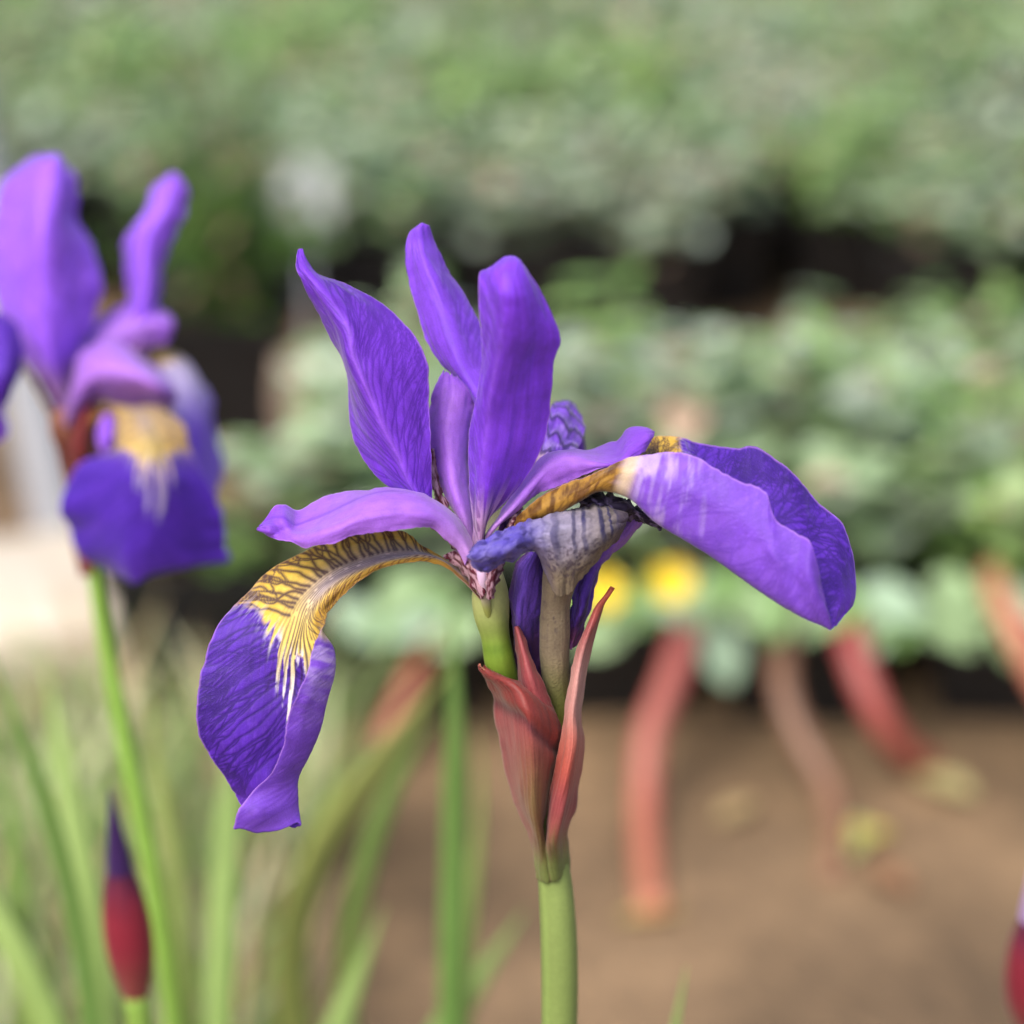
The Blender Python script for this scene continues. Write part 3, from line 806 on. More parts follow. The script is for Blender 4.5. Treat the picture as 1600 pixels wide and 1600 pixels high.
# stem down to the soil
def stem_col(c1, c2):
    def f(T, A):
        c = mix(c1, c2, T * 0.6 + 0.4 * fbm(T * 8, np.cos(A) + np.sin(A) * 2 + 9, 3))
        return mix(c * .82, c * 1.12, fbm(T * 2, np.cos(A) * 7 + np.sin(A) * 6 + 20, 5))
    return f
top_pts = tube_px([(846,1180,3),(852,1260,3),(862,1330,3)])
b0 = np.array(iris.location)
tube('stem', iris, top_pts + [top_pts[-1] * 0.75 + np.array([b0[0], b0[1], 0.0]) * 0.25, top_pts[-1] * 0.4 + b0 * 0.6, b0 + np.array([0, 0, -0.01])],
     np.array([14, 20, 25, 24, 26, 30]) * PXM, stem_col(rgb(136, 152, 92, AL), rgb(100, 136, 60, AL)), n=24, m=80)

# ------------------------------------------------------------------ narrow iris leaves
def blade(parent, pts, w0, w1=0.0, c1=None, c2=None, side=None, n=26, name='leaf'):
    """a folded sword leaf along world points"""
    pts = np.array(pts, float)
    tau = np.concatenate([[0], np.cumsum(np.linalg.norm(np.diff(pts, axis=0), axis=1))]); tau /= tau[-1]
    q = np.linspace(0, 1, n)
    C = hermite(tau, pts, q)
    tg = np.gradient(C, axis=0); tg /= np.linalg.norm(tg, axis=1, keepdims=True)
    sd = np.array(side if side is not None else (1, 0.3, 0), float)
    x = sd[None] - tg * (tg @ sd)[:, None]; x /= np.linalg.norm(x, axis=1, keepdims=True)
    nn = np.cross(tg, x)
    w = (w0 * (1 - q) + w0 * 0.9 * q) * np.minimum(1, (1 - q) * 5 + w1 / max(w0, 1e-6))
    w = np.maximum(w, 0.0002)
    prof = [(-1, 0.0), (-.5, .10), (0, .18), (.5, .10), (1, 0.0), (.5, -.06), (0, -.04), (-.5, -.06)]
    V = np.stack([C + x * (w * a / 2)[:, None] + nn * (w * b)[:, None] for a, b in prof], 1)
    k = len(prof)
    idx = np.arange(n * k).reshape(n, k); i2 = np.roll(idx, -1, axis=1)
    F = np.stack([idx[:-1], i2[:-1], i2[1:], idx[1:]], -1).reshape(-1, 4)
    c1 = rgb(120, 156, 70, AL) if c1 is None else c1; c2 = rgb(150, 176, 100, AL) if c2 is None else c2
    col = mix(c1, c2, np.repeat(q[:, None], k, 1)).reshape(-1, 3)
    return link(name, mesh_np(name, V.reshape(-1, 3) - world_origin(parent), F, col), parent, M_LEAF)

def gpt(px, py, z):
    p = P(px, py, z); return p

def to_ground(p, dx=0.0, dy=0.0):
    return np.array([p[0] + dx, p[1] + dy, -0.008])

# leaves of the main iris, mostly below the picture
rr = random.Random(4)
for k, (dx, dy, h, lx, ly) in enumerate([(-.012, .012, .20, -.05, .02), (.014, .010, .17, .06, .03), (.004, .018, .22, .02, .05), (-.006, .016, .15, -.03, .07)]):
    a = b0 + np.array([dx, dy, -.005])
    blade(iris, [a, a + np.array([lx * .2, ly * .2, h * .45]), a + np.array([lx * .55, ly * .55, h * .8]), a + np.array([lx, ly, h])], .008)

# ------------------------------------------------------------------ the blurred iris on the left
LZ = 150
def lp(x, y, z=0): return (x, y, z + LZ)
LB = P(236, 1345, LZ + 20)
iris2 = thing('iris', 'violet iris with broad front fall marked gold and white on a thin bare green stem', 'flower', (LB[0] + .006, LB[1] + .02, 0))
def lsurf(rows, nt=70, ns=46, s=None):
    return surface([[lp(*p) for p in r] for r in rows], s=s, nt=nt, ns=ns)
BRT = rgb(160, 98, 246, AL)
def simple_std(rows, seed, s=None, base=BRT):
    o = lsurf(rows, 90, 50, s)
    c, F = std_colours(o, seed, base, base * .72, base * 1.2, dens=.5, vs=.5)
    petal('standard', iris2, o, c, None, wob=1.0, ruffle=1.0, seed=seed, thick=.35)
simple_std([
 [(92,650,0),(98,655,-2),(104,650,0)], [(76,615,0),(92,620,-3),(108,612,0)], [(45,570,0),(80,572,-6),(118,562,0)], [(10,515,0),(72,520,-9),(142,515,0)],
 [(-12,450,0),(68,455,-12),(158,455,0)], [(-18,390,0),(66,395,-14),(151,392,0)], [(-10,330,0),(66,335,-14),(126,340,-2)], [(5,290,0),(70,292,-12),(124,300,-4)],
 [(30,262,0),(76,258,-9),(112,270,-4)], [(55,246,0),(82,243,-6),(100,252,-4)]], 51)
simple_std([
 [(200,575,6),(206,578,4),(212,574,6)], [(203,530,8),(216,532,4),(234,528,8)], [(202,490,9),(222,492,4),(244,485,9)], [(198,440,10),(226,440,4),(256,438,10)],
 [(189,400,10),(224,402,4),(262,395,10)], [(194,365,10),(230,366,4),(272,360,10)], [(222,330,10),(250,332,5),(288,330,10)], [(236,298,10),(262,300,6),(291,306,10)],
 [(254,282,9),(270,282,7),(283,288,9)], [(266,273,8),(272,271,8),(278,274,8)]], 52)
simple_std([
 [(92,650,10),(94,655,10),(98,650,10)], [(80,600,14),(94,600,13),(106,600,14)], [(70,520,18),(92,520,16),(112,520,18)], [(64,420,22),(90,420,20),(118,420,22)],
 [(66,340,25),(92,336,23),(120,340,25)], [(84,300,26),(100,296,25),(112,300,26)]], 53, base=BRT * .9)
def simple_style(rows, seed):
    o = lsurf(rows, 60, 40)
    c = style_colours(o, seed, 0, .85); c = mix(c, LIL_P, 0 * o.T + .35)
    petal('style_arm', iris2, o, c, None, wob=.5, ruffle=.8, seed=seed, thick=.6)
simple_style([[(98,660,-2),(104,664,-4),(112,668,-2)], [(108,610,-3),(118,625,-7),(126,640,-3)], [(122,560,-3),(140,590,-10),(150,625,-3)], [(150,535,-2),(175,580,-14),(190,632,-5)],
 [(190,540,-2),(215,585,-16),(225,637,-6)], [(222,560,-3),(248,600,-16),(255,636,-7)], [(252,585,-5),(264,608,-13),(272,630,-7)], [(268,600,-7),(273,610,-10),(277,622,-7)]], 54)
simple_style([[(112,640,4),(118,645,3),(124,645,4)], [(122,560,6),(136,575,3),(150,590,5)], [(146,505,8),(165,530,3),(185,560,6)], [(190,480,10),(205,510,4),(220,550,6)],
 [(230,478,11),(240,505,5),(245,540,7)], [(258,486,11),(262,508,6),(262,535,7)], [(272,498,10),(271,510,7),(268,522,8)]], 55)
def simple_fall(rows, seed, tb, streak, flip=False, s=None):
    o = lsurf(rows, 130, 80, s)
    up, un, rel = fall_colours(o, seed, tb, streak, dens=.6)
    up = mix(up, rgb(84, 46, 205, AL), sm(tb, tb + .1, o.T) * .45)
    if seed == 56:
        up = mix(up, rgb(186, 158, 120, AL), sm(.62, .5, o.T) * .6)
    if seed == 57:
        up = mix(up, mix(rgb(214, 204, 240, AL), rgb(128, 88, 226, AL), sm(.5, .75, o.T)), sm(.42, .5, o.T) * .8)
    petal('fall', iris2, o, up, un, relief=rel, wob=.8, ruffle=1.2, seed=seed, thick=.4, flip=flip, edge_n=12)
# front fall, its face to the viewer
simple_fall([
 [(112,672,-2),(120,676,-4),(128,672,-2)], [(140,652,-6),(156,656,-9),(172,650,-7)], [(172,636,-12),(202,640,-17),(232,632,-13)], [(180,648,-20),(222,650,-26),(268,646,-21)],
 [(176,676,-26),(226,676,-33),(288,672,-27)], [(170,702,-29),(230,704,-37),(300,706,-30)], [(128,722,-28),(232,735,-38),(322,745,-30)], [(100,770,-25),(232,778,-36),(340,785,-28)],
 [(98,812,-22),(228,822,-33),(350,815,-26)], [(122,858,-19),(222,862,-30),(352,850,-24)], [(150,880,-17),(216,890,-27),(352,880,-22)], [(186,898,-17),(211,913,-24),(250,878,-21)]],
 56, .57, .72, flip=True)
# right-hand fall behind it
simple_fall([
 [(128,660,2),(134,655,3),(140,650,4)], [(170,610,4),(180,600,6),(190,590,8)], [(215,565,8),(232,556,10),(246,548,14)], [(245,570,8),(272,558,12),(286,556,18)],
 [(262,606,6),(296,592,12),(312,584,20)], [(272,660,4),(310,640,11),(328,620,20)], [(278,720,3),(318,700,10),(338,680,20)], [(284,760,3),(322,748,9),(348,740,18)], [(300,782,4),(326,780,8),(342,770,14)]],
 57, .46, .58, flip=True)
# fall to the far left, half out of the picture
simple_fall([
 [(88,668,0),(84,664,1),(80,660,2)], [(60,610,-4),(54,606,-3),(50,600,-1)], [(20,560,-8),(12,545,-6),(6,530,-2)], [(-20,530,-12),(-24,510,-8),(-30,492,-2)],
 [(-60,560,-14),(-70,520,-8),(-80,490,0)], [(-90,640,-14),(-110,580,-8),(-125,540,0)], [(-95,700,-12),(-125,650,-8),(-150,600,0)], [(-110,740,-10),(-135,710,-8),(-155,680,-2)]],
 58, .42, .5, flip=True)
o = lsurf([[(20,498,-20),(0,490,-22),(-20,495,-20)], [(34,530,-22),(5,540,-26),(-40,535,-20)], [(36,570,-22),(0,585,-28),(-50,580,-20)], [(22,604,-20),(-5,625,-26),(-55,620,-18)], [(8,640,-18),(-10,660,-22),(-40,665,-16)], [(12,672,-16),(0,690,-18),(-20,695,-14)]])
petal('fall_lobe', iris2, o, mix(BLADE * 1.1, BRT, sm(.62, .8, o.T)), None, wob=.8, ruffle=.8, seed=59)
# throat, bracts and stem
def lcol(T, A): return mix(rgb(176, 120, 96, AL), rgb(112, 40, 38, AL), sm(0.0, .5, T) * (0.5 + .5 * fbm(T * 5, A * 2, 3)))
tube('ovary', iris2, [P(*lp(*q)) for q in [(98,640,0),(104,665,0),(112,700,2),(124,760,6)]], np.array([20, 28, 24, 16]) * PXM * 1.35, lcol, mat=M_BRACT, n=18, m=30)
o = lsurf([[(126,900,14),(140,900,8),(152,900,14)], [(110,820,12),(136,820,2),(158,820,12)], [(98,750,9),(130,745,-4),(160,745,8)], [(92,690,6),(124,690,-8),(158,680,4)], [(110,645,3),(138,642,-6),(158,640,3)], [(140,618,2),(146,614,0),(152,614,2)]])
petal('bract', iris2, o, mix(rgb(150, 60, 60, AL), rgb(92, 30, 34, AL), fbm(o.T * 3, o.S * 8, 2)), None, mat=M_BRACT, seed=61, wob=.5)
o = lsurf([[(160,715,-14),(166,712,-15),(172,715,-14)], [(152,690,-14),(168,690,-17),(184,688,-14)], [(154,665,-12),(170,660,-15),(182,658,-12)], [(160,650,-10),(168,646,-11),(176,646,-10)]])
petal('style_crest', iris2, o, BRT * .95 + 0 * o.G, None, seed=62)
b2 = np.array(iris2.location)
sp = [P(*lp(*q)) for q in [(124,760,6),(136,840,9),(146,890,10),(160,975,13),(176,1060,16),(200,1180,20),(232,1335,26)]]
tube('stem', iris2, sp + [sp[-1] * .5 + b2 * .5 + np.array([.002, 0, 0]), b2 + np.array([0, 0, -.01])], np.array([13, 12, 12, 13, 14, 15, 16, 17, 19]) * PXM * 1.33, stem_col(rgb(124, 166, 66, AL), rgb(128, 164, 80, AL)), n=16, m=70)
for k, (dx, dy, h, lx, ly) in enumerate([(.010, .014, .16, .03, .05), (-.012, .012, .19, -.06, .05), (.016, .02, .14, .06, .08), (-.02, .02, .21, -.03, .09), (-.004, .03, .18, .0, .12)]):
    a = b2 + np.array([dx, dy, -.005])
    blade(iris2, [a, a + np.array([lx * .2, ly * .2, h * .45]), a + np.array([lx * .55, ly * .55, h * .8]), a + np.array([lx, ly, h])], .009)

# ------------------------------------------------------------------ buds and bare iris stems near by
def bud_iris(label, pts, rad, tip_rows=None, group=None, cat='flower', colour=None, leaves=2, tipc=None):
    """a stalk (world points, top first) that carries a pointed bud in red bracts"""
    g = to_ground(pts[-1])
    t = thing('iris_bud', label, cat, (g[0], g[1], 0), group)
    L = [np.array(p) for p in pts] + [np.array([g[0], g[1], -.008])]
    tube('stem', t, L, [rad] * len(L), stem_col(rgb(128, 164, 74, AL), rgb(120, 156, 70, AL)), n=12, m=40)
    top = L[0]; d = L[0] - L[1]; d /= np.linalg.norm(d)
    tube('bract', t, [top - d * .004, top + d * .008, top + d * .018, top + d * .028], [rad * .9, rad * 1.75, rad * 1.6, rad * .8],
         lambda T, A: mix(mix(rgb(134, 70, 66, AL), rgb(128, 34, 52, AL), sm(0, .5, T)), rgb(70, 22, 56, AL), sm(.6, 1.0, T + .25 * fbm(T * 2, A * 3, 2) - .12)), mat=M_BRACT, n=14, m=24)
    tube('bud', t, [top + d * .018, top + d * .027, top + d * .036, top + d * .044], [rad * 1.2, rad * .95, rad * .5, rad * .1],
         const(tipc if tipc is not None else rgb(58, 30, 92, AL)), mat=M_PETAL, n=14, m=24)
    rr = random.Random(int(abs(g[0]) * 1e4))
    for k in range(leaves):
        a = np.array([g[0] + rr.uniform(-.015, .015), g[1] + rr.uniform(.005, .02), -.005]); h = rr.uniform(.1, .17); lx = rr.uniform(-.05, .05)
        blade(t, [a, a + np.array([lx * .25, .01, h * .5]), a + np.array([lx, .03, h])], .007)
    return t
d0 = P(210, 1535, 130)
bud_iris('low dark-tipped iris bud in crimson bracts beside the thin bare green stem', [d0, d0 + np.array([.003, .002, -.05]), d0 + np.array([.005, .004, -.12])], .0028, leaves=1)
d0 = P(1622, 1600, 150)
bud_iris('pale lilac iris bud standing alone in front of the bare soil', [d0, d0 + np.array([.003, .002, -.05]), d0 + np.array([.005, .004, -.1])], .004, leaves=2, tipc=rgb(190, 160, 226, AL))

def leaf_clump(label, blades, group=None):
    a0 = np.array(blades[0][0][0]); g = np.array([a0[0], a0[1], 0.0])
    t = thing('iris_leaves', label, 'plant', tuple(g), group)
    for pts, w, c1, c2 in blades:
        blade(t, pts, w, 0.0, c1, c2)
    return t
def px_blade(pts, w, c1=None, c2=None):
    w3 = [P(*p) for p in pts]
    return (w3, w * PXM * (DIST + pts[0][2] * .001) / DIST, c1, c2)
G1, G2 = rgb(112, 160, 74, AL), rgb(132, 172, 92, AL)
Y1, Y2 = rgb(150, 164, 84, AL), rgb(172, 184, 110, AL)
def px_base(px, py, z, w3):  # carry a pixel blade to the soil under its lower end
    g = w3[0][0]
    return ([np.array([g[0], g[1] + .01, -.006])] + w3[0], w3[1], w3[2], w3[3])
B = px_blade([(708,1420,260),(710,1330,255),(712,1200,245),(710,1050,235),(706,930,228)], 46, G1, G2)
C_ = px_blade([(500,1330,330),(560,1240,320),(640,1130,310),(720,1020,300)], 60, Y1, Y2)
D_ = px_blade([(560,1400,350),(590,1290,345),(640,1180,340),(690,1100,335)], 40, Y1, G2)
leaf_clump('tall green sword leaves rising straight behind the violet iris with red bracts', [px_base(0, 0, 0, B), px_base(0, 0, 0, px_blade([(735,1430,280),(745,1330,278),(752,1240,276),(742,1120,270)], 26, G1, Y2))])
leaf_clump('yellow-green sword leaves leaning over towards the black pots', [px_base(0, 0, 0, C_), px_base(0, 0, 0, D_), px_base(0, 0, 0, px_blade([(470,1400,340),(500,1300,335),(540,1200,330),(560,1120,325)], 30, G1, Y2))])
E_ = px_blade([(96,1345,190),(66,1240,180),(34,1150,172),(0,1060,165),(-25,960,160)], 32, G1, G2)
leaf_clump('long green sword leaves leaning outwards at the foot of the thin bare green stem', [px_base(0, 0, 0, E_), px_base(0, 0, 0, px_blade([(30,1400,260),(20,1290,255),(0,1200,250),(-30,1120,246)], 34, Y1, G2)), px_base(0, 0, 0, px_blade([(280,1420,300),(262,1280,295),(238,1150,290),(230,1040,285)], 34, G1, Y2))])

# ------------------------------------------------------------------ potted plants in the beds behind
M_POT = plain_mat('black_plastic', rgb(22, 22, 24), rough=0.45, var=.3, scale=40, bump=.05)
M_SOIL = plain_mat('potting_soil', rgb(46, 34, 26), rough=.95, scale=400, bump=.8, color2=rgb(80, 62, 48))
M_YEL = petal_mat('yellow_petal', rough=.5, transl=.25, scale=1500, var=.08)

def pot_mesh(w, h):
    """square tapered nursery pot with a rolled rim, open at the top"""
    def ring(a, z, r=0.18):
        out = []
        for cx, cy, a0 in ((1, 1, 0), (-1, 1, 90), (-1, -1, 180), (1, -1, 270)):
            for k in range(4):
                an = math.radians(a0 + k * 30)
                out.append((a * (cx * (1 - r) + r * math.cos(an)), a * (cy * (1 - r) + r * math.sin(an)), z))
        return out
    a = w / 2
    rings = [ring(a * .74, 0), ring(a * .92, h * .86), ring(a * 1.0, h * .87), ring(a * 1.0, h), ring(a * .94, h), ring(a * .90, h * .80), ring(a * .72, .004)]
    V = [p for r in rings for p in r]; n = 16; F = []
    for i in range(len(rings) - 1):
        for j in range(n):
            F.append((i * n + j, i * n + (j + 1) % n, (i + 1) * n + (j + 1) % n, (i + 1) * n + j))
    me = bpy.data.meshes.new('pot')
    me.from_pydata(V, [], F + [tuple(range(n))[::-1], tuple(range((len(rings) - 1) * n, len(rings) * n))])
    me.materials.append(M_POT)
    sme = bpy.data.meshes.new('soil')
    S = ring(a * .905, h * .82) + [(0, 0, h * .85)]
    sme.from_pydata(S, [], [(j, (j + 1) % n, n) for j in range(n)])
    sme.materials.append(M_SOIL)
    return me, sme

LEAF_PROF = [(0, 0), (.18, .55), (.42, .95), (.68, .85), (.88, .45), (1, 0)]
def leaf_geo(V, F, Cc, base, d, upv, ln, wd, col, cup=.25, droop=.3):
    d = np.array(d, float); d /= np.linalg.norm(d)
    x = np.cross(d, upv); x /= max(np.linalg.norm(x), 1e-6)
    nrm = np.cross(x, d)
    i0 = len(V)
    for t, w in LEAF_PROF:
        c = base + d * ln * t - np.array([0, 0, 1.0]) * droop * ln * t * t
        V.append(c + x * wd * .5 * w + nrm * cup * wd * w * .5); V.append(c - nrm * 0.0); V.append(c - x * wd * .5 * w + nrm * cup * wd * w * .5)
        Cc.extend([col, col * .9, col])
    for k in range(len(LEAF_PROF) - 1):
        a = i0 + 3 * k
        F.append((a, a + 1, a + 4, a + 3)); F.append((a + 1, a + 2, a + 5, a + 4))

def foliage_mesh(seed, kind, h0, height, spread):
    """stems with leaves along them, above a pot rim at h0"""
    rng = random.Random(seed)
    V, F, Cc = [], [], []
    pal = {'sage': [rgb(134, 170, 108), rgb(166, 200, 150), rgb(112, 152, 80), rgb(186, 208, 184)],
           'fresh': [rgb(118, 168, 64), rgb(142, 190, 84), rgb(98, 148, 50), rgb(170, 204, 130)],
           'bush': [rgb(70, 118, 30, .75), rgb(92, 140, 40, .8), rgb(58, 98, 30, .7), rgb(116, 160, 60, .8)],
           'grey': [rgb(152, 178, 146), rgb(180, 204, 186), rgb(122, 152, 108), rgb(164, 178, 136)]}[kind]
    ns_ = {'sage': 17, 'fresh': 19, 'bush': 34, 'grey': 17}[kind]
    lsz = {'sage': (.020, .016), 'fresh': (.024, .012), 'bush': (.018, .006), 'grey': (.018, .014)}[kind]
    for i in range(ns_):
        a = rng.uniform(0, 2 * math.pi); lean = rng.uniform(.05, 1.0) ** .7
        H = height * rng.uniform(.55, 1.0) * (1 - .35 * lean)
        p0 = np.array([math.cos(a), math.sin(a), 0]) * rng.uniform(0, .018) + np.array([0, 0, h0 * .84])
        dirv = np.array([math.cos(a) * spread * lean, math.sin(a) * spread * lean, H])
        nl = rng.randint(11, 16) if kind != 'bush' else 16
        # the stem itself, a thin three-sided rod
        i0 = len(V); m = 5
        for k in range(m):
            t = k / (m - 1)
            c = p0 + dirv * t + np.array([0, 0, -.3 * H * lean * t * t])
            for q in range(3):
                an = q * 2.094; V.append(c + np.array([math.cos(an), math.sin(an), 0]) * .0012 * (1 - .5 * t)); Cc.append(rgb(120, 130, 80, .7))
        for k in range(m - 1):
            for q in range(3):
                F.append((i0 + 3 * k + q, i0 + 3 * k + (q + 1) % 3, i0 + 3 * k + 3 + (q + 1) % 3, i0 + 3 * k + 3 + q))
        for k in range(nl):
            t = .12 + .88 * (k + rng.random() * .6) / nl
            c = p0 + dirv * t + np.array([0, 0, -.3 * H * lean * t * t])
            la = a + k * 2.4 + rng.uniform(-.5, .5)
            d = np.array([math.cos(la), math.sin(la), rng.uniform(-.15, .75)])
            sc = rng.uniform(.75, 1.3) * (1.15 - .35 * t)
            leaf_geo(V, F, Cc, c, d, (0, 0, 1), lsz[0] * sc, lsz[1] * sc, (rng.choice(pal) if rng.random() > .07 else rgb(188, 158, 136)) * rng.uniform(.72, 1.18), rng.uniform(.1, .4), rng.uniform(0, .5))
    Cc = np.array(Cc); lum = Cc @ np.array([.3, .6, .1])
    if kind != 'bush': Cc = Cc * .80 + (lum[:, None] * np.array([1.05, 1.0, .95])) * .20
    return mesh_np('foliage', np.array(V), np.array(F), Cc)

POTW, POTH = .078, .068
pot_me, soil_me = pot_mesh(POTW, POTH)
FOL = {}
for kind in ('sage', 'fresh', 'grey'):
    FOL[kind] = []
    for v in range(4):
        me = foliage_mesh(100 + v + 10 * len(FOL), kind, POTH, .105 if kind != 'fresh' else .115, .068)
        me.materials.append(M_LEAF); FOL[kind].append(me)

def potted(label, group, kind, v, x, y, rz, sc=1.0, leafsc=1.0):
    t = thing('potted_plant', label, 'plant', (x, y, -.002), group, rz)
    t.scale = (sc, sc, sc)
    link('pot', pot_me, t); link('soil', soil_me, t)
    f = link('foliage', FOL[kind][v], t); f['kind'] = 'stuff'
    f.rotation_euler = (0, 0, v * 1.3 + x * 20)
    f.location = (0, 0, POTH * .84 * (1 - leafsc)); f.scale = (leafsc,) * 3
    return t

NAMES = {'sage': 'grey-green rounded-leaf', 'fresh': 'bright green narrow-leaf', 'grey': 'silvery pale-leaf'}
rng = random.Random(12)
front = []
ROW1 = 1.125
special = {}
# front bed: two rows
for r, (yy, lsc) in enumerate([(ROW1, 1.22), (ROW1 + .088, 1.12), (ROW1 + .176, .9)]):
    for i in range(-1 if r == 0 else 0, 9):
        x = -.045 + i * .0865 + (0.04 if r == 1 else 0) + rng.uniform(-.006, .006)
        y = yy + rng.uniform(-.006, .006)
        kind = ['sage', 'fresh', 'sage', 'grey'][(i * 3 + r * 2 + 4) % 4]
        lab = f"{NAMES[kind]} plant in black square pot, " + ("front row at the bare soil" if r == 0 else ("second row" if r == 1 else "third row"))
        t = potted(lab, f"{kind} plants, front bed row {('one', 'two', 'three')[r]}", kind, rng.randrange(4), x, y, rng.uniform(-.12, .12), 1.0, (lsc if i >= 0 else .5) * rng.uniform(.92, 1.06))
        if r == 0: front.append(t)
# rear bed
for r in range(8):
    for i in range(-9, 10):
        if r < 1 and i < -1: continue
        x = i * .0875 + (0.04 if r % 2 else 0) + rng.uniform(-.01, .01)
        y = 1.66 + r * .092 + rng.uniform(-.008, .008)
        if r == 0 and rng.random() < .12: continue
        kind = rng.choice(['sage', 'fresh', 'sage', 'grey', 'fresh'])
        lab = f"{NAMES[kind]} plant in black square pot, " + ("first row of the rear bed" if r == 0 else "crowded deep in the rear bed")
        potted(lab, f"{kind} plants, rear bed {'front row' if r == 0 else 'inner rows'}", kind, rng.randrange(4), x, y, rng.uniform(-.15, .15), 1.0, rng.uniform(.85, 1.1))

# bushy plant at the left, in its own pot
bush_me = foliage_mesh(77, 'bush', POTH, .18, .07); bush_me.materials.append(M_LEAF)
g = ground_at(345, 700)
t = thing('potted_plant', 'tall dense dark green bush in a black pot standing apart on the path', 'plant', (g[0], g[1] + .045, -.002))
t.scale = (1.05,) * 3
link('pot', pot_me, t); link('soil', soil_me, t); f = link('foliage', bush_me, t); f['kind'] = 'stuff'

# extra parts on the front row: yellow flowers, hanging red stems, big drooping leaves
def nearest(x):
    return min(front, key=lambda o: abs(o.location.x - x))
def local(t, p):
    return np.array(t.matrix_world.inverted() @ Vector(p))
bpy.context.view_layer.update()

def yellow_flower(px, py, dy):
    p = ground_at(px, py, 0)  # ray
    r = p - CAM; k = (ROW1 + dy) / r[1]; c = CAM + r * k
    t = nearest(c[0])
    V, F, Cc = [], [], []
    look = np.array([0, -1, .75]); look /= np.linalg.norm(look)
    ax = np.cross(look, (0, 0, 1.0)); ax /= np.linalg.norm(ax); ay = np.cross(ax, look)
    for k in range(7):
        a = k * 2 * math.pi / 7
        d = ax * math.cos(a) + ay * math.sin(a) + look * .25
        leaf_geo(V, F, Cc, np.zeros(3), d, look, .0095, .008, rgb(236, 206, 40, .95), .25, 0)
    V = np.array(V) + c
    inv = np.array(t.matrix_world.inverted())
    V = V @ inv[:3, :3].T + inv[:3, 3]
    link('flower', mesh_np('flower', V, np.array(F), np.array(Cc)), t, M_YEL)
    base = np.array([t.location.x, t.location.y, POTH * .9])
    pts = np.array([base, base * .5 + c * .5 + np.array([0, -.01, .015]), c - look * .001])
    pts = pts @ inv[:3, :3].T + inv[:3, 3]
    tube_local(t, 'flower_stalk', pts, [.0014, .0012, .001], rgb(120, 150, 70, .8))

def tube_local(t, name, pts, radii, c, c2=None, mat=None, m=24, n=10):
    pts = np.array(pts) + world_origin(t)      # tube() subtracts it again
    c2 = c if c2 is None else c2
    return tube(name, t, pts, radii, lambda T, A: mix(c, c2, T), mat=mat or M_STEM, n=n, m=m)

yellow_flower(1050, 912, -.095)
yellow_flower(942, 926, -.092)

STEMC = {}
def hanging(pxs, rad, c, c2, word, name='trailing_stem'):
    """a fleshy stem that hangs over the pot and ends on the soil; pixels with distance y"""
    W = []
    for px, py, y in pxs:
        p = ground_at(px, py, 0) - CAM; W.append(CAM + p * (y / p[1]))
    t = nearest(W[0][0])
    inv = np.array(t.matrix_world.inverted())
    L = np.array([[t.location.x, t.location.y, POTH * .88]] + W) @ inv[:3, :3].T + inv[:3, 3]
    o_ = tube_local(t, name, L, [rad * .7] + list(np.linspace(rad, rad * .85, len(W))), c, c2, n=12, m=50)
    STEMC[o_.name] = word
RED, SAL, BRN = rgb(150, 52, 80, .58), rgb(200, 130, 104, .7), rgb(112, 84, 70, .55)
hanging([(1075,970,1.06),(1050,1060,1.035),(1015,1150,1.015),(1008,1250,.995),(1012,1350,.955),(1020,1420,.915)], .0066, RED, SAL, 'a long red-to-salmon')
hanging([(1225,1000,1.06),(1225,1080,1.035),(1250,1150,1.02),(1290,1220,1.005),(1308,1300,.98),(1300,1370,.948)], .0058, BRN, rgb(160, 120, 96, .6), 'a brown')
hanging([(1325,980,1.06),(1345,1050,1.04),(1375,1120,1.03),(1415,1175,1.035),(1450,1195,1.045)], .0066, RED, rgb(168, 92, 78, .8), 'a short crimson')
hanging([(1560,930,1.06),(1590,990,1.04),(1630,1070,1.03),(1680,1140,1.02)], .006, rgb(176, 104, 90, .8), SAL, 'a dull salmon')
hanging([(672,1010,1.07),(650,1050,1.05),(618,1110,1.04),(590,1180,1.03)], .004, rgb(170, 80, 72, .8), SAL, 'a thin rusty')

def big_leaf(px, py, y, ln, wd, ang, col):
    p = ground_at(px, py, 0) - CAM; c = CAM + p * (y / p[1])
    t = nearest(c[0])
    V, F, Cc = [], [], []
    d = np.array([math.cos(ang), -.25, math.sin(ang)])
    leaf_geo(V, F, Cc, c - d * ln * .5, d, np.array([0, -1, .5]), ln, wd, col, .2, .15)
    inv = np.array(t.matrix_world.inverted())
    V = np.array(V) @ inv[:3, :3].T + inv[:3, 3]
    link('leaf', mesh_np('leaf', V, np.array(F), np.array(Cc)), t, M_LEAF)
PALE = rgb(172, 204, 176, .9)
lr = random.Random(5)
for a in [(1128,1015,1.05,.026,.019,-1.2,PALE), (1395,935,1.05,.028,.018,-.3,PALE)] + [
        (int(px + lr.uniform(-20, 20)), lr.uniform(915, 985), 1.055 + lr.uniform(-.01, .01), lr.uniform(.018, .028), lr.uniform(.012, .019), lr.uniform(-2.9, -.2),
         lr.choice([PALE, rgb(140, 178, 120), rgb(124, 168, 92), rgb(156, 188, 140)])) for px in list(range(560, 760, 34)) + list(range(900, 1640, 30))]:
    big_leaf(*a)

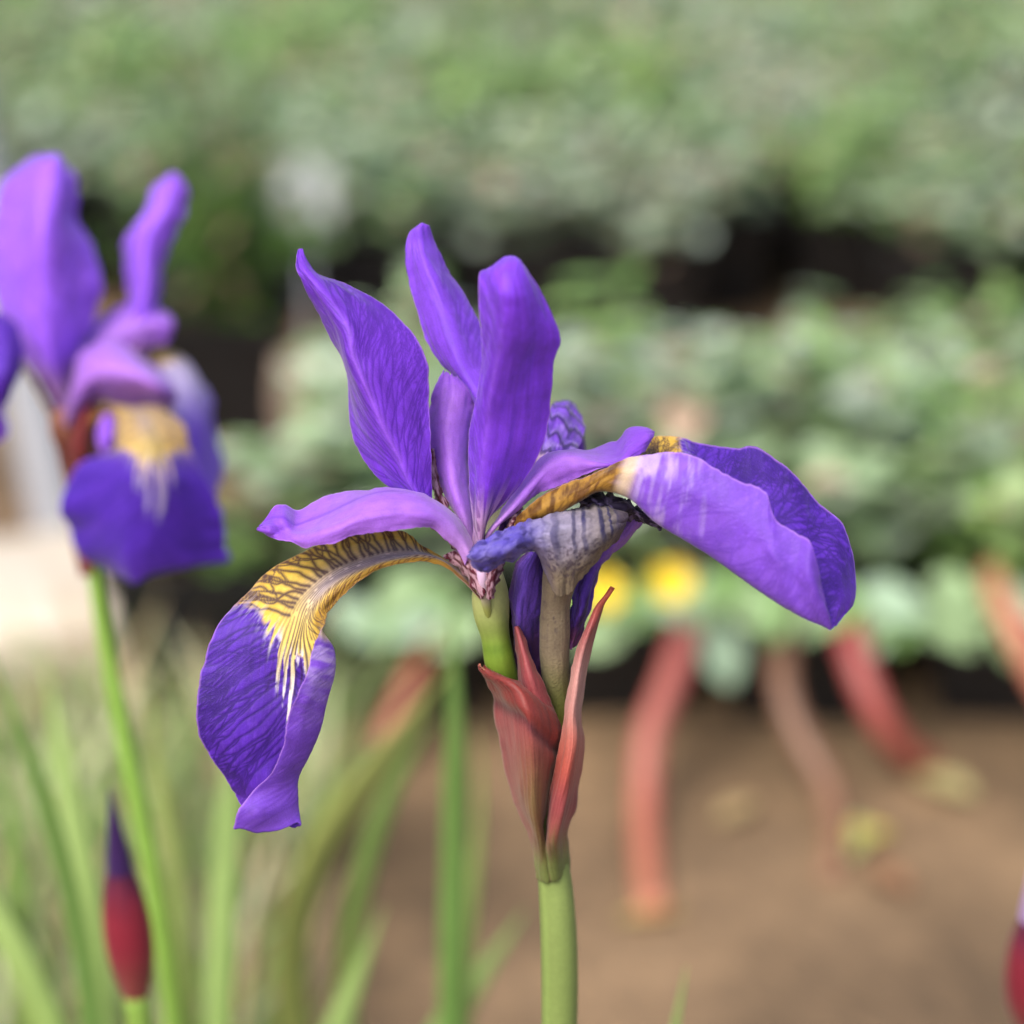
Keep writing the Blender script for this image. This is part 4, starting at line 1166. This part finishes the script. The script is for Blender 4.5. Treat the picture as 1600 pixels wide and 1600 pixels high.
# ------------------------------------------------------------------ pale things on the left
M_STONE = plain_mat('pale_limestone', rgb(202, 192, 176, .72), rough=.85, scale=25, color2=rgb(218, 210, 196, .76), bump=.5, dist=.004)
M_GREY = plain_mat('grey_plastic', rgb(176, 180, 190, .6), rough=.4, scale=12, var=.08, bump=.05)
def boulder(label, c, size, seed, name='stone', mat=None):
    n, m = 40, 24
    u = np.linspace(0, 2 * math.pi, n, endpoint=False); v = np.linspace(-math.pi / 2, math.pi / 2, m)
    U_, V_ = np.meshgrid(u, v, indexing='ij')
    x = np.cos(V_) * np.cos(U_); y = np.cos(V_) * np.sin(U_); z = np.sin(V_)
    e = .55
    sg = lambda q: np.sign(q) * np.abs(q) ** e
    r = 1 + .18 * (fbm(x * 2 + 20 + seed, y * 2 + z * 2 + 20, seed) - .5) * 2
    V = np.stack([sg(x) * size[0] * r, sg(y) * size[1] * r, sg(z) * size[2] * r + size[2] * .9], -1).reshape(-1, 3)
    i = np.arange(n * m).reshape(n, m); j = np.roll(i, -1, axis=0)
    F = np.stack([i[:, :-1], j[:, :-1], j[:, 1:], i[:, 1:]], -1).reshape(-1, 4)
    o = link(name, mesh_np(name, V, F), None, mat or M_STONE)
    o.location = (c[0], c[1], -.004)
    tag(o, label, 'stone')
    return o
g = ground_at(150, 1070)
boulder('large cream limestone block on the soil behind the thin bare green stem', (g[0], g[1] + .05), (.095, .06, .022), 2)
g = ground_at(500, 730)
boulder('pinkish beige stone beside the dark green bush in its pot', (g[0], g[1] + .04), (.024, .022, .032), 4, mat=plain_mat('pink_stone', rgb(160, 140, 126, .62), scale=30, color2=rgb(182, 164, 148, .66), rough=.85))
# slanting grey pipe
g = ground_at(120, 930)
pipe = thing('pipe', 'slanting pale grey plastic pipe rising behind the broad front fall', 'pipe', (g[0], g[1], 0))
pp = [np.array([g[0], g[1], -.01]), np.array([g[0] - .02, g[1] + .03, .08]), np.array([g[0] - .06, g[1] + .09, .22])]
tube('pipe_body', pipe, pp, [.013, .013, .013], const(rgb(190, 194, 204, .8)), mat=M_GREY, n=24, m=20)
tube('collar', pipe, [pp[2] * .9 + pp[1] * .1, pp[2] + (pp[2] - pp[1]) * .06], [.0155, .0155], const(rgb(180, 184, 196, .8)), mat=M_GREY, n=24, m=6)

# white label stuck in a pot of the rear bed
g = CAM + (ground_at(480, 300, 0) - CAM) * (1.60 / ground_at(480, 300, 0)[1])
lab = thing('plant_label', 'white plastic plant label stuck upright behind the dark green bush', 'label', (g[0], g[1], 0))
M_WHITE = plain_mat('white_plastic', rgb(222, 228, 236, .9), rough=.35, scale=20, var=.04, bump=.02)
def slab(name, parent, c, sx, sy, sz, mat):
    V = [(c[0] + a * sx / 2, c[1] + b * sy / 2, c[2] + d * sz / 2) for d in (-1, 1) for a, b in ((-1, -1), (1, -1), (1, 1), (-1, 1))]
    me = bpy.data.meshes.new(name)
    me.from_pydata(V, [], [(3, 2, 1, 0), (4, 5, 6, 7), (0, 1, 5, 4), (1, 2, 6, 5), (2, 3, 7, 6), (3, 0, 4, 7)])
    o = link(name, me, parent, mat)
    bv = o.modifiers.new('soft', 'BEVEL'); bv.width = min(sx, sy, sz) * .3; bv.segments = 2
    return o
slab('tag', lab, (0, 0, g[2]), .030, .0012, .034, M_WHITE)
slab('stake', lab, (0, .0014, g[2] / 2 - .006), .0035, .0012, g[2] + .01, M_WHITE)

# pale young grass on the soil at the left
def grass(name, x0, x1, y0, y1, n, seed, hmin, hmax):
    rng = np.random.RandomState(seed)
    x = rng.uniform(x0, x1, n); y = rng.uniform(y0, y1, n); h = rng.uniform(hmin, hmax, n); a = rng.uniform(0, 6.28, n)
    keep = noise2(x * 14 + 30, y * 14 + 20, 3) > .33
    x, y, h, a = x[keep], y[keep], h[keep], a[keep]; n = len(x)
    w = rng.uniform(.0012, .0028, n); lean = rng.uniform(.1, .7, n) * h; b = rng.uniform(0, 6.28, n)
    V = []
    for t, k in ((0, 1), (.5, .85), (.85, .45), (1, .05)):
        cx = x + np.cos(b) * lean * t * t; cy = y + np.sin(b) * lean * t * t; cz = h * (t - .15 * t * t) - .006
        for sg in (-1, 1):
            V.append(np.stack([cx + np.cos(a) * w * k * sg, cy + np.sin(a) * w * k * sg, cz], -1))
    V = np.stack(V, 1).reshape(-1, 3)
    i = np.arange(n)[:, None] * 8
    F = np.concatenate([np.concatenate([i + q, i + q + 1, i + q + 3, i + q + 2], 1) for q in (0, 2, 4)])
    pal = np.array([rgb(146, 172, 104), rgb(172, 190, 136), rgb(126, 156, 90), rgb(188, 190, 158), rgb(192, 172, 134)])
    c = np.repeat(pal[rng.randint(0, 5, n)] * rng.uniform(.8, 1.1, n)[:, None], 8, 0)
    o = link(name, mesh_np(name, V, F, c), None, M_LEAF)
    o['kind'] = 'stuff'; o['label'] = 'pale young grass growing on the soil around the iris stems'; o['category'] = 'grass'
grass('grass', -.36, -.07, .74, 1.06, 2600, 3, .03, .10)

def fallen(px, py, ln, wd, ang, col, label):
    g = ground_at(px, py)
    V, F, Cc = [], [], []
    leaf_geo(V, F, Cc, np.array([0, 0, .0]), (math.cos(ang), math.sin(ang), .08), (0, 0, 1), ln, wd, col, .25, .05)
    o = link('fallen_leaf', mesh_np('fallen_leaf', np.array(V), np.array(F), np.array(Cc)), None, M_LEAF)
    o.location = (g[0], g[1], .001); tag(o, label, 'leaf')
fallen(1285, 1325, .030, .014, .4, rgb(206, 190, 96), 'yellow fallen leaf on the soil by the brown trailing stem')
fallen(1330, 1345, .034, .012, 1.4, rgb(160, 176, 120), 'pale green fallen leaf on the soil by the brown trailing stem')
fallen(1525, 1250, .030, .018, 2.4, rgb(176, 168, 120), 'broad straw-coloured fallen leaf on bare soil near the pots')
fallen(1120, 1290, .026, .012, .9, rgb(170, 150, 110), 'small tan fallen leaf on the soil by the pink trailing stem')
fallen(1420, 1400, .028, .012, 2.0, rgb(150, 112, 84), 'brown curled fallen leaf on the open soil')
fallen(960, 1440, .026, .010, .2, rgb(180, 160, 104), 'narrow straw fallen leaf on the soil beside the thick iris stem')

# front-row plants that carry something of their own are told apart by it
seen = {}
for t in front:
    kids = [c.name.split('.')[0] for c in t.children]
    nf = kids.count('flower'); st = [c for c in t.children if c.name.startswith('trailing_stem')]
    if not nf and not st: continue
    kind = next(v for k, v in NAMES.items() if t['label'].startswith(v))
    ext = []
    if nf: ext.append('two yellow flowers' if nf > 1 else 'a yellow flower')
    if st: ext.append(STEMC[st[0].name] + ' trailing stem' if len(st) == 1 else 'several trailing stems')
    t['label'] = kind + ' plant in black pot with ' + ' and '.join(ext)
    seen.setdefault(t['label'], []).append(t)
for l, ts in seen.items():
    for t in ts:
        if len(ts) == 1: del t['group']
        else: t['group'] = 'front plants with trailing stems'
